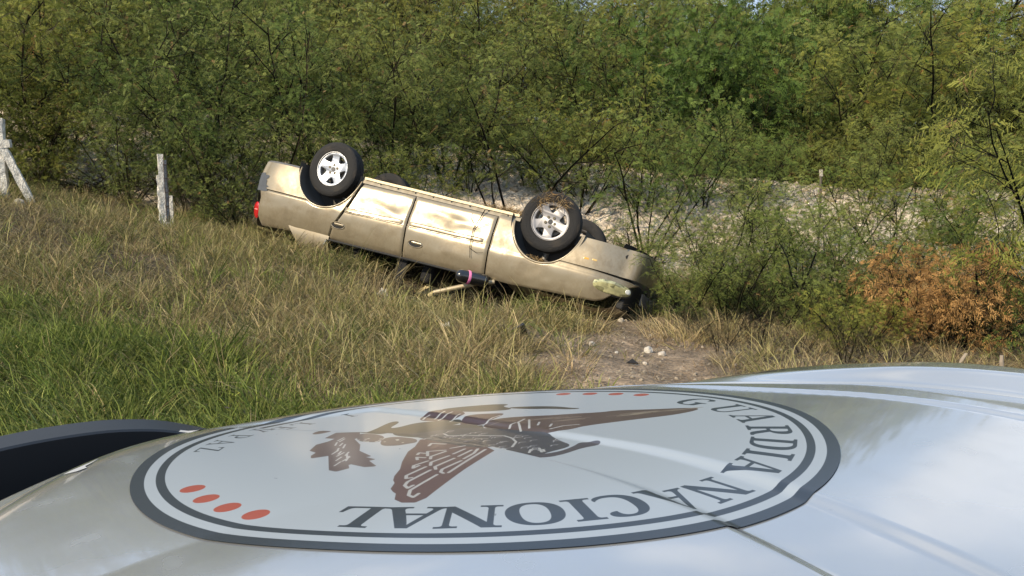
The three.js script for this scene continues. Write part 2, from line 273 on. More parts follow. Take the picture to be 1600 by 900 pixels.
  const g = new THREE.BufferGeometry(); g.setAttribute('position', new THREE.Float32BufferAttribute(p, 3)); g.setAttribute('uv', new THREE.Float32BufferAttribute(uv, 2)); g.setIndex(ix); g.computeVertexNormals();
  mesh('emblem', g, vinyl, truck).userData.label = 'round vinyl emblem with a brown eagle and the words GUARDIA NACIONAL';
}
for (const s of [1, -1]) { // front wings
  const TOP = [[-1.1, 0.026], [-0.25, 0.024], [-0.075, 0.017], [0.034, 0.008], [0.172, -0.008], [0.30, -0.03]];
  const fn = (a, b) => {
    const u = mix(-1.0, 0.34, a), s0 = seam(u) + 0.002 + (s < 0 ? 0.16 : 0), out = (s < 0 ? 1.02 : 0.90) - 0.35 * Math.pow(clamp((u + 0.1) / 0.44, 0, 1), 2.2), w = Math.max(0.06, out - s0);
    const base = hoodH(u, s * (s0 - 0.02)), top = soft(TOP, u);
    if (b < 0.75) { const t = b / 0.75, v = s0 + w * t, rise = smooth(0, Math.min(0.07 / w, 0.5), t), fall = Math.pow(clamp((t - 0.5) / 0.5, 0, 1), 2.2); return TV(u, s * v, base - 0.006 * (t < 0.01 ? 1 : 0) + top * rise - 0.135 * 0 - 0.05 * fall * 1.3); }
    const t = (b - 0.75) / 0.25; return TV(u, s * (s0 + w + 0.02 * Math.sin(t * Math.PI)), base + top - 0.065 - t * 0.42);
  };
  mesh('front_wing', sheet(80, 60, fn, (a, b, q) => [q.x, q.z]), paint, truck);
}
{ // black push bar in front of the bonnet
  const line = [], HT = [[-0.95, -0.20], [-0.75, -0.14], [-0.55, -0.125], [-0.42, -0.122], [-0.3, -0.13], [-0.2, -0.155], [-0.05, -0.22], [0.2, -0.26], [0.5, -0.22], [0.9, -0.24]];
  const bar = (a, b) => { const v = mix(-0.95, 0.9, a), h = soft(HT, v), u = 0.72 + 0.05 * Math.cos(v * 1.4) - 0.25 * Math.pow(Math.abs(v), 3);
    const prof = [[0, -0.14], [0, -0.004], [0.004, 0], [0.07, 0.004], [0.078, -0.003], [0.078, -0.15], [0, -0.14]], k = Math.min(5.9999, b * 6), i = Math.floor(k), f = k - i;
    return TV(u + mix(prof[i][0], prof[i + 1][0], f), v, h + mix(prof[i][1], prof[i + 1][1], f)); };
  mesh('push_bar', toCreasedNormals(sheet(90, 6, bar), 0.5), black, truck);
  for (const v of [-0.45, 0.45]) mesh('push_bar_post', box(0.07, 0.5, 0.07, v, 0.66, -0.76, 0.012), black, truck);
}
{ // the rest of the truck, out of the picture: grille, bumper, wheels, cab
  for (let k = 0; k < 6; k++) mesh('grille_bar', box(0.9, 0.03, 0.03, 0, 0.72 + k * 0.05, -0.50, 0.008), black, truck);
  mesh('front_panel', box(1.3, 0.34, 0.05, 0, 0.79, -0.30, 0.02), blackRough, truck);
  mesh('front_bumper', box(1.75, 0.26, 0.2, 0, 0.5, -0.5, 0.06), black, truck);
  for (const s of [1, -1]) {
    mesh('headlamp', box(0.3, 0.16, 0.12, s * 0.66, 0.88, -0.24, 0.04), darkGlass, truck);
    const w = mesh('front_wheel', new THREE.TorusGeometry(0.27, 0.11, 14, 40).rotateY(Math.PI / 2), blackRough, truck); w.position.set(s * 0.8, 0.38, 0.22);
    mesh('rim', new THREE.CylinderGeometry(0.21, 0.21, 0.16, 32).rotateZ(Math.PI / 2), chrome, w);
    const wr = mesh('rear_wheel', new THREE.TorusGeometry(0.27, 0.11, 14, 40).rotateY(Math.PI / 2), blackRough, truck); wr.position.set(s * 0.8, 0.38, 3.4);
    mesh('door', box(0.06, 0.62, 2.1, s * 0.88, 0.82, 2.15, 0.03), paint, truck);
    mesh('windscreen_pillar', tube([V(s * 0.80, 1.18, 1.08), V(s * 0.72, 1.5, 1.55), V(s * 0.64, 1.74, 1.95)], 0.035, 16, 8), paint, truck);
    mesh('side_panel', box(0.06, 0.55, 1.9, s * 0.88, 0.86, 4.2, 0.03), paint, truck);
  }
  mesh('windscreen', sheet(8, 12, (a, b) => V(mix(-1, 1, b) * mix(0.78, 0.63, a), mix(1.2, 1.74, a), mix(1.08, 1.95, a) + 0.08 * Math.pow(mix(-1, 1, b), 2) - 0.08)), darkGlass, truck);
  mesh('cowl', box(1.55, 0.05, 0.14, 0, 1.20, 1.08, 0.02), black, truck);
  mesh('roof', box(1.36, 0.07, 1.5, 0, 1.77, 2.7, 0.03), paint, truck);
  mesh('rear_cab_wall', box(1.6, 1.1, 0.06, 0, 1.25, 3.42, 0.03), paint, truck);
  mesh('floor_panel', box(1.7, 0.08, 5.0, 0, 0.52, 2.6, 0.03), blackRough, truck);
}
// bird droppings on the bonnet
{
  const mat = std('dried_droppings', [0.36, 0.36, 0.35], 0.9);
  const drop = (u, v, pts, n) => { const s = new THREE.Shape(pts.map(([a, b]) => new THREE.Vector2(a, b))), g = new THREE.ShapeGeometry(s, 4), P = g.attributes.position; for (let i = 0; i < P.count; i++) { const uu = u + P.getX(i), vv = v + P.getY(i), q = TV(uu, vv, hoodH(uu, vv) + 0.0012); P.setXYZ(i, q.x, q.y, q.z); } g.computeVertexNormals(); mesh('dropping', g, mat, truck).userData.kind = 'stuff'; };
  drop(0.243, -0.475, [[-0.012, 0], [0.004, -0.014], [0.016, -0.004], [0.036, 0.022], [0.06, 0.036], [0.03, 0.024], [0.01, 0.012], [-0.006, 0.012]]);
  drop(0.452, -0.272, [[-0.02, 0], [0, -0.012], [0.03, -0.02], [0.05, -0.012], [0.02, 0.0], [0.004, 0.012], [-0.014, 0.01]]);
}
// ---------------------------------------------------------------- the overturned saloon
// car axes: x forward from the rear axle, y up from the wheel centres (before it rolled), z to its far side
const car = thing('overturned_car', 'gold saloon car lying on its roof, wheels in the air', 'car');
{
  const rear = V(-2.1712, 1.7838, -9.6545), a = V(0.91006, -0.21034, 0.35715).normalize(), u0 = V(-0.28120, -0.94636, 0.15918), l = new THREE.Vector3().crossVectors(a, u0).normalize(), u = new THREE.Vector3().crossVectors(l, a);
  const o = rear.clone().addScaledVector(l, 0.80);
  new THREE.Matrix4().makeBasis(a, u, l).setPosition(o).decompose(car.position, car.quaternion, car.scale);
}
const dustMap = dataTexture(512, (u, v) => { const a = tileNoise(u, v, 5, 5, 71), b = tileNoise(u, v, 40, 3, 77), m = smooth(0.60, 0.68, tileNoise(u, v, 9, 5, 79)) * 0.13 + smooth(0.70, 0.74, tileNoise(u, v, 60, 2, 83)) * 0.35; const k = clamp((a - 0.3) * 1.6 + (b - 0.5) * 0.8, 0, 1); return [mix(mix(1, 0.86, k), 0.60, m), mix(mix(1, 0.84, k), 0.56, m), mix(mix(1, 0.80, k), 0.50, m)]; }, true);
const dustRough = dataTexture(512, (u, v) => { const a = tileNoise(u, v, 5, 5, 71), b = tileNoise(u, v, 40, 3, 77), k = clamp((a - 0.3) * 1.6 + (b - 0.5) * 0.8, 0, 1), r = mix(0.36, 0.56, k); return [r, r, r]; });
const gold = phys('gold_paint', [0.30, 0.252, 0.172], 1.0, { metalness: 0.45, map: dustMap, roughnessMap: dustRough, clearcoat: 0.5, clearcoatRoughness: 0.16 });
const goldTrim = phys('gold_trim', [0.40, 0.33, 0.21], 0.5, { metalness: 0.4 });
const darkIn = std('dark_interior', [0.010, 0.010, 0.011], 0.95);
const under = std('underbody', [0.07, 0.062, 0.052], 0.85);
const scuff = std('scuffed_plastic', [0.055, 0.062, 0.072], 0.75);
const metalOld = std('old_metal', [0.22, 0.20, 0.17], 0.55, { metalness: 0.6 });
const plan = (x) => { if (x > 2.9) return 1 - 0.10 * Math.pow((x - 2.9) / 1.12, 2) - 0.36 * Math.pow(Math.max(0, x - 3.25) / 0.77, 3.2); if (x < -0.25) return 1 - 0.05 * Math.pow((-0.25 - x) / 0.78, 1.5) - 0.16 * Math.pow(Math.max(0, -0.55 - x) / 0.5, 3); return 1; };
function halfWidth(x, y) { // body half width
  let w = 0.895;
  w -= y < 0.42 ? 0.055 * Math.pow((0.42 - y) / 0.36, 2) : 0.105 * Math.pow((y - 0.42) / 0.4, 2.2);
  w += 0.008 * smooth(0.44, 0.47, y) * smooth(0.62, 0.47, y);
  w -= 0.012 * Math.exp(-Math.pow((y - 0.235) / 0.09, 2)) * smooth(0.4, 0.6, x) * smooth(2.3, 2.1, x);
  // dents of the crash
  const dent = 0.022 * (fbm(x * 2.4 + 3, y * 3.6, 9, 3) - 0.45) + 0.009 * Math.exp(-Math.pow((y - 0.24 - 0.10 * (x - 1.7)) / 0.035, 2)) * smooth(1.35, 1.6, x) * smooth(2.2, 1.9, x) - 0.007 * Math.exp(-Math.pow((y - 0.33 - 0.25 * (x - 0.9)) / 0.03, 2)) * smooth(0.55, 0.8, x) * smooth(1.2, 1.05, x) + 0.004 * Math.abs(noise(x * 5 + 2, y * 7, 5) - 0.5) + 0.02 * Math.exp(-Math.pow((x - 1.78) / 0.12, 2) - Math.pow((y - 0.30) / 0.07, 2)) + 0.014 * Math.exp(-Math.pow((x - 1.06) / 0.10, 2) - Math.pow((y - 0.24) / 0.10, 2)) - 0.010 * Math.exp(-Math.pow((x - 1.95) / 0.25, 2) - Math.pow((y - 0.62) / 0.08, 2));
  return (w - dent) * plan(x);
}
// a body panel between two curves, on either side
function panel(name, side, x0, x1, yb, yt, parent, nx = 48, ny = 26, mat = gold, edge = 0.012) {
  const g = sheet(nx, ny, (a, b) => {
    const e = Math.min(a, 1 - a) * (nx / 48), f = Math.min(b, 1 - b); // rounded edges turn inwards
    const xm = mix(x0(0.5), x1(0.5), a); let y = mix(yb(xm), yt(xm), b), x = mix(x0(b), x1(b), a); y = mix(yb(x), yt(x), b);
    let w = halfWidth(x, y);
    const k = Math.max(a < 0.001 || a > 0.999 ? 1 : 0, b < 0.001 || b > 0.999 ? 1 : 0);
    w -= k * edge;
    return V(x, y, side * w);
  }, (a, b, q) => [q.x / 0.9, q.y / 0.9]);
  return mesh(name, g, mat, parent ?? car);
}
const k = (c) => () => c;
const archY = (x, cx, rx, cy, ry) => { const t = 1 - Math.pow((x - cx) / rx, 2); return t > 0 ? cy + ry * Math.sqrt(t) : -9; };
const rearArch = (x) => archY(x, 0.045, 0.435, 0.03, 0.465), frontArch = (x) => archY(x, 2.86, 0.40, 0.03, 0.45);
const beltY = (x) => x < 0.2 ? mix(0.90, 0.83, clamp((x + 1.0) / 1.2, 0, 1)) : x < 2.5 ? 0.83 - 0.022 * (x - 0.2) : 0.78 - 0.075 * clamp((x - 2.6) / 1.1, 0, 1);
const bumperTopR = 0.445, bumperTopF = (x) => 0.385 + 0.03 * clamp((x - 3.2) / 0.7, 0, 1);
for (const s of [-1, 1]) {
  // doors; panel gaps are real gaps of a centimetre
  const rd = panel('rear_door', s, (b) => table([[0, 0.485], [0.33, 0.375], [0.62, 0.27], [1, 0.225]], b), (b) => 1.212 + 0.018 * b, (x) => Math.max(0.098, rearArch(x - 0.03) + 0.012), beltY);
  const fd = panel('front_door', s, (b) => 1.228 + 0.018 * b, (b) => 2.255 + 0.028 * b, k(0.094), beltY);
  for (const [d, xa, xb, ya, yb] of [[rd, 0.40, 1.185, 0.452, 0.428], [fd, 1.255, 2.20, 0.426, 0.40]]) {
    mesh('side_moulding', sheet(40, 8, (a, b) => { const x = mix(xa, xb, a), t = b * 2 - 1, y = mix(ya, yb, a) + 0.027 * t, bulge = 0.013 * Math.sqrt(Math.max(0, 1 - Math.pow(Math.abs(t), 3))) * Math.min(1, 30 * Math.min(a, 1 - a)); return V(x, y, s * (halfWidth(x, y) + bulge - 0.002)); }, (a, b, q) => [q.x / 0.9, q.y / 0.9]), gold, d);
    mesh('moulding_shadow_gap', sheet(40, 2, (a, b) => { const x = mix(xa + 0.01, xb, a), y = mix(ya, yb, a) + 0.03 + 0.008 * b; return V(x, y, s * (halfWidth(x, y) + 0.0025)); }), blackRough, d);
  }
  for (const [d, x, y] of [[rd, 0.345, 0.655], [fd, 1.39, 0.63]]) { // handles: a bowl in an oval rim with a grip across
    const oval = (r0, r1, depth0, depth1) => sheet(40, 4, (a, b) => { const t = a * Math.PI * 2, rr = mix(r0, r1, b), px = x + 0.1 * rr * Math.cos(t) , py = y + 0.042 * rr * Math.sin(t); return V(px, py, s * (halfWidth(px, py) + mix(depth0, depth1, b))); });
    const h = mesh('door_handle', merge([oval(1.04, 0.92, 0.001, 0.008), oval(0.92, 0.8, 0.008, 0.003)]), gold, d);
    mesh('handle_bowl', oval(0.8, 0.001, 0.003, 0.0032), blackRough, d);
    mesh('handle_grip', sheet(20, 8, (a, b) => { const px = x + mix(-0.04, 0.085, a), t = b * 2 - 1, py = y - 0.012 + 0.014 * t; return V(px, py, s * (halfWidth(px, py) + 0.006 + 0.010 * Math.sqrt(Math.max(0, 1 - t * t)))); }), gold, d);
  }
  // front wing behind and above the arch
  panel('front_wing', s, (b) => 2.268 + 0.03 * b, (b) => 3.94 - 0.30 * b * b, (x) => Math.max(x < 2.5 ? 0.06 : x > 3.097 ? bumperTopF(x) + 0.008 : 0.02, frontArch(x)), (x) => Math.min(beltY(x) - 0.0, x > 3.45 ? 0.735 - 0.27 * Math.pow((x - 3.45) / 0.5, 1.6) : 9), car, 110, 26);
  const lipF = []; for (let t = 0; t <= 30; t++) { const a = mix(0.12, Math.PI - 0.12, t / 30), x = 2.86 - 0.398 * Math.cos(a), y = 0.03 + 0.448 * Math.sin(a); lipF.push(V(x, y, s * (halfWidth(x, y) - 0.004))); }
  mesh('arch_lip', tube(lipF, 0.011, 60, 6), gold, car);
  // rear quarter panel
  panel('rear_quarter_panel', s, (b) => table([[0, -0.90], [0.25, -0.86], [0.7, -0.885], [1, -0.80]], b), (b) => table([[0, 0.47], [0.33, 0.365], [0.62, 0.26], [1, 0.215]], b), (x) => Math.max(x < -0.151 ? bumperTopR + 0.008 : 0.10, rearArch(x)), beltY, car, 110, 26);
  const lipR = []; for (let t = 0; t <= 30; t++) { const a = mix(0.1, Math.PI - 0.1, t / 30), x = 0.045 - 0.433 * Math.cos(a), y = 0.03 + 0.463 * Math.sin(a); lipR.push(V(x, y, s * (halfWidth(x, y) - 0.004))); }
  mesh('arch_lip', tube(lipR, 0.011, 60, 6), gold, car);
  // wheel housings
  for (const cx of [0.03, 2.86]) mesh('wheel_housing', sheet(30, 6, (a, b) => { const t = mix(-0.05, Math.PI + 0.05, a), r = 0.43; return V(cx + r * Math.cos(t), 0.04 + r * Math.sin(t), s * mix(0.87, 0.42, b)); }), under, car), mesh('housing_wall', sheet(24, 4, (a, b) => { const t = mix(-0.12, Math.PI + 0.12, a), r = 0.43 * b; return V(cx + r * Math.cos(t), 0.06 + r * Math.sin(t), s * 0.42); }), under, car);
  // rocker with its welded rail and drain holes
  const sill = mesh('rocker_sill', sheet(60, 6, (a, b) => { const x = mix(0.47, 2.52, a), y = mix(0.088, 0.032, b); return V(x, y, s * (halfWidth(x, 0.1) - 0.012 - 0.02 * b - 0.003 * Math.sin(x * 60) * b)); }, (a, b, q) => [q.x / 0.9, q.y / 0.9]), gold, car);
  mesh('weld_rail', sheet(60, 3, (a, b) => { const x = mix(0.5, 2.5, a), w = 0.004 * noise(x * 9, s + 3); return V(x, mix(0.040, 0.012, b) + w, s * (0.838 + w)); }), goldTrim, car);
  for (let i = 0; i < 8; i++) { const x = 0.72 + i * 0.235, c = new THREE.CylinderGeometry(0.009, 0.009, 0.004, 10).rotateX(Math.PI / 2); c.translate(x, 0.056, s * (halfWidth(x, 0.1) - 0.020)); mesh('drain_plug', c, blackRough, sill); }
  // tail lamp and headlamp on the corners
  const red = phys('red_lens', [0.42, 0.010, 0.014], 0.12, { clearcoat: 1 }), amber = phys('amber_lens', [0.62, 0.30, 0.03], 0.2, { clearcoat: 1 });
  const patch = (x0, x1, y0, y1, pw, off) => sheet(26, 20, (a, b) => { const X = a * 2 - 1, Y = b * 2 - 1, r = Math.max(Math.abs(X), Math.abs(Y)) , n = Math.pow(Math.pow(Math.abs(X), pw) + Math.pow(Math.abs(Y), pw), 1 / pw), q = n > 0 ? r / n : 1, x = mix(x0, x1, (X * q + 1) / 2), y = mix(y0, y1, (Y * q + 1) / 2); return V(x, y, s * (halfWidth(x, y) + off - 0.012 * Math.pow(r, 8))); });
  const tl = mesh('tail_lamp', patch(-0.972, -0.85, 0.62, 0.82, 2.4, 0.006), red, car);
  mesh('reverse_lens', patch(-0.95, -0.865, 0.705, 0.722, 3, 0.010), phys('pale_red_lens', [0.75, 0.25, 0.22], 0.15), tl);
  const hl = mesh('headlamp', patch(3.50, 3.885, 0.462, 0.604, 2.4, 0.010), phys('headlamp_glass', [0.64, 0.61, 0.46], 0.12, { metalness: 0.35, clearcoat: 1, map: (() => { const t = dataTexture(128, (u, v) => { const c = tileNoise(u, v, 5, 2, 5) > 0.42 ? 1 : 0.7, e = tileNoise(u, v, 9, 2, 8); return [c * (0.7 + 0.5 * e), c * (0.7 + 0.5 * e), c * (0.6 + 0.4 * e)]; }, true); t.repeat.set(1.2, 0.5); return t; })() }), car);
  mesh('lamp_surround', patch(3.485, 3.90, 0.450, 0.618, 2.4, 0.003), black, hl);
  mesh('indicator_lens', patch(3.83, 3.882, 0.50, 0.555, 2.2, 0.013), phys('clear_lens', [0.8, 0.8, 0.74], 0.1), hl);
  mesh('side_marker', patch(3.33, 3.405, 0.292, 0.318, 6, 0.006), amber, car);
  mesh('side_marker', patch(3.425, 3.49, 0.288, 0.312, 6, 0.006), phys('faded_amber_lens', [0.55, 0.36, 0.12], 0.3), car);
  // pillars of the crushed cabin and its window trims
  mesh('rear_pillar', sheet(14, 10, (a, b) => { const y = mix(0.80, 1.16, b), x = mix(mix(-0.36, -0.02, b), mix(0.235, 0.30, Math.pow(b, 1.6)), a); return V(x, y, s * (0.80 - 0.16 * b * b)); }, (a, b, q) => [q.x, q.y]), gold, car);
  mesh('centre_pillar', box(0.10, 0.30, 0.05, 1.24, 0.97, s * 0.70, 0.015), darkIn, car);
  mesh('window_trim', tube([V(0.23, 0.845, s * 0.815), V(0.20, 0.93, s * 0.80), V(0.23, 1.02, s * 0.76), V(0.33, 1.12, s * 0.71), V(0.5, 1.17, s * 0.68)], 0.010, 24, 6), chrome, car);
  mesh('belt_weatherstrip', tube([V(0.24, beltY(0.24) + 0.012, s * 0.79), V(1.22, beltY(1.22) + 0.012, s * 0.80), V(2.3, beltY(2.3) + 0.012, s * 0.79)], 0.014, 30, 6), blackRough, car);
}
// bent windscreen pillar, pushed out towards the grass on the near side
mesh('windscreen_pillar', tube([V(2.42, 0.80, -0.80), V(2.28, 0.86, -0.86), V(2.05, 0.985, -0.93), V(1.84, 1.10, -0.98)], 0.026, 24, 8), goldTrim, car);
mesh('windscreen_pillar', tube([V(2.40, 0.82, -0.74), V(2.2, 0.90, -0.80), V(2.0, 1.03, -0.86), V(1.80, 1.13, -0.90)], 0.022, 24, 8), blackRough, car);
mesh('windscreen_pillar', tube([V(2.45, 0.80, 0.76), V(2.2, 0.95, 0.72), V(1.9, 1.12, 0.66)], 0.03, 20, 8), goldTrim, car);
// bumpers: skins that run round the corners
const rearEdge = (y) => 0.045 - 0.437 * Math.sqrt(Math.max(0, 1 - Math.pow((y - 0.03) / 0.468, 2))) - 0.002, frontEdgeX = (y) => 2.86 + 0.402 * Math.sqrt(Math.max(0, 1 - Math.pow((y - 0.03) / 0.452, 2))) + 0.002;
function skinPoint(xEdge, xEnd, y0, y1, t, y, off) { // along the side, round the corner, across the end
  const q = Math.abs(t), sgn = Math.sign(t) || 1, e = Math.sign(xEnd), R = e > 0 ? 0.26 : 0.14, bow = (y - mix(0.1, y1, 0.5)) / 0.25; let x, w;
  if (q > 0.5) { x = mix(xEnd - e * R, xEdge(y), (q - 0.5) / 0.5); w = halfWidth(x, y); }
  else { const c = q / 0.5; w = halfWidth(xEnd - e * R, y) * Math.sin(c * Math.PI / 2); x = xEnd - e * R + e * R * Math.pow(Math.cos(c * Math.PI / 2), 0.6); }
  x -= e * 0.03 * bow * bow * smooth(0.85, 0.35, q) - e * off * Math.pow(1 - q, 1.5);
  return V(x, y, sgn * (w + 0.004 + off));
}
function skin(name, xEdge, xEnd, y0, y1, mat) {
  return mesh(name, sheet(90, 14, (a, b) => skinPoint(xEdge, xEnd, y0, y1, a * 2 - 1, mix(y0, y1, b), 0), (a, b, q) => [q.z / 0.9 + q.x / 0.9, q.y / 0.9]), mat, car);
}
const rb = skin('rear_bumper', rearEdge, -1.05, 0.10, bumperTopR, gold);
mesh('bumper_lower_edge', sheet(40, 4, (a, b) => { const x = mix(-1.0, -0.42, a), y = mix(0.108, 0.07, b); return V(x, y, -(halfWidth(x, 0.1) + 0.002 - 0.05 * b)); }), metalOld, rb);
mesh('scuff_mark', sheet(14, 12, (a, b) => { const jag = 0.05 * (noise(b * 9, 4) - 0.5) + 0.03 * noise(b * 23, 1), t = mix(-0.36, -0.58 - jag, a), y = mix(0.24 + 0.05 * noise(a * 8, 2), 0.48, b); return skinPoint(rearEdge, -1.05, 0.1, bumperTopR, t, y, 0.004); }), scuff, rb);
const fb = skin('front_bumper', frontEdgeX, 4.03, 0.085, 0.395, gold);
mesh('bumper_slot', sheet(16, 6, (a, b) => { const x = mix(3.74, 3.88, a), t = b * 2 - 1, y = 0.17 + 0.035 * t * Math.sqrt(Math.max(0, 1 - Math.pow(a * 2 - 1, 2))); return V(x, y, -(halfWidth(x, y) + 0.006)); }), blackRough, fb);
mesh('air_dam', sheet(40, 3, (a, b) => { const t = a * 2 - 1; return V(3.92 - 0.22 * t * t + 0.02 * b, 0.09 - 0.05 * b, t * 0.80); }), blackRough, fb);
// closed tail, torn nose, lids, roof, floor
mesh('tail_panel', sheet(24, 12, (a, b) => { const t = a * 2 - 1, y = mix(0.5, 0.90, b); return V(-1.0 + 0.06 * t * t + 0.03 * b, y, t * halfWidth(-0.96, y)); }, (a, b, q) => [q.z, q.y]), gold, car);
mesh('boot_lid', sheet(20, 20, (a, b) => { const t = b * 2 - 1; return V(mix(-0.97, -0.2, a), 0.93 + 0.03 * (1 - t * t) + 0.02 * a, t * (0.78 - 0.02 * a)); }, (a, b, q) => [q.x, q.z]), gold, car);
mesh('bonnet', sheet(40, 40, (a, b) => { const t = b * 2 - 1, x = mix(2.55, 3.98, a), open = 0.085 * Math.pow(a, 1.3); return V(x - 0.22 * t * t * a * a, 0.785 - 0.05 * a + 0.06 * (1 - t * t) * Math.sqrt(1 - 0.6 * a) + open - 0.16 * Math.pow(Math.max(0, a - 0.72) / 0.28, 2) * 0.6 - 0.02 * Math.pow(Math.abs(t), 6), t * (0.80 - 0.14 * a * a)); }, (a, b, q) => [q.x, q.z]), gold, car);
mesh('slam_panel', box(0.08, 0.34, 1.30, 3.80, 0.55, 0, 0.02), blackRough, car);
for (let i = 0; i < 12; i++) mesh('grille_bar', box(0.02, 0.13, 0.012, 3.95, 0.54, -0.33 + i * 0.06, 0.004), metalOld, car);
mesh('roof', sheet(30, 24, (a, b) => { const t = b * 2 - 1, x = mix(0.15, 2.05, a); return V(x, 1.15 + 0.05 * (1 - t * t) * (1 - Math.pow(a * 2 - 1, 2)) + 0.05 * (fbm(x * 3, t * 3, 3, 3) - 0.45), t * 0.70); }, (a, b, q) => [q.x, q.z]), gold, car);
mesh('windscreen', sheet(14, 18, (a, b) => { const t = b * 2 - 1; return V(mix(2.5, 2.0, a), mix(0.80, 1.13, a) + 0.02 * fbm(a * 5, b * 5, 2, 3), t * mix(0.72, 0.62, a)); }), darkGlass, car);
mesh('rear_window', sheet(10, 18, (a, b) => { const t = b * 2 - 1; return V(mix(-0.3, 0.2, a), mix(0.93, 1.14, a), t * mix(0.70, 0.62, a)); }), darkGlass, car);
for (const q of [[3.6, 0.88, 1.5, 0.14], [1.64, 1.66, 1.47, 0.10], [0.5, 1.56, -0.68, 0.16], [0.55, 1.3, 3.55, 0.16]]) mesh('floor_pan', box(q[0], 0.03, q[1], q[2], q[3], 0, 0.01), under, car);
for (const x of [2.42, 0.47]) mesh('bulkhead', box(0.04, 0.7, 0.86, x, 0.48, 0, 0.01), darkIn, car);
mesh('seat', merge([box(0.5, 0.18, 1.2, 0.75, 0.42, 0, 0.06), box(0.16, 0.62, 1.2, 0.52, 0.70, 0, 0.06)]), darkIn, car);
for (const z of [-0.36, 0.36]) mesh('seat', merge([box(0.5, 0.18, 0.5, 1.75, 0.42, z, 0.06), box(0.16, 0.60, 0.48, 1.50, 0.72, z, 0.06)]), darkIn, car);
mesh('dashboard', box(0.35, 0.25, 1.4, 2.3, 0.72, 0, 0.08), darkIn, car);
mesh('exhaust_pipe', tube([V(2.2, 0.06, 0.2), V(1.0, 0.05, 0.22), V(0.35, 0.02, 0.3), V(-0.5, 0.06, 0.45), V(-0.98, 0.08, 0.5)], 0.028, 40, 8), metalOld, car);
mesh('axle_beam', tube([V(0.0, 0.03, -0.62), V(0.05, 0.1, 0), V(0.0, 0.03, 0.62)], 0.04, 20, 8), metalOld, car);
for (const z of [-0.58, 0.58]) { // springs and arms in the wheel housings
  const coil = []; for (let i = 0; i <= 60; i++) { const t = i / 60; coil.push(V(0.16 + 0.06 * Math.cos(t * 31), 0.02 + 0.36 * t, z + 0.06 * Math.sin(t * 31))); }
  mesh('coil_spring', tube(coil, 0.009, 120, 5), metalOld, car);
  mesh('suspension_arm', tube([V(2.86, 0.0, z), V(2.80, 0.08, z * 0.6), V(2.7, 0.12, z * 0.3)], 0.03, 12, 7), metalOld, car);
  mesh('suspension_strut', tube([V(2.86, 0.0, z), V(2.82, 0.4, z * 0.95)], 0.035, 4, 8), metalOld, car);
}
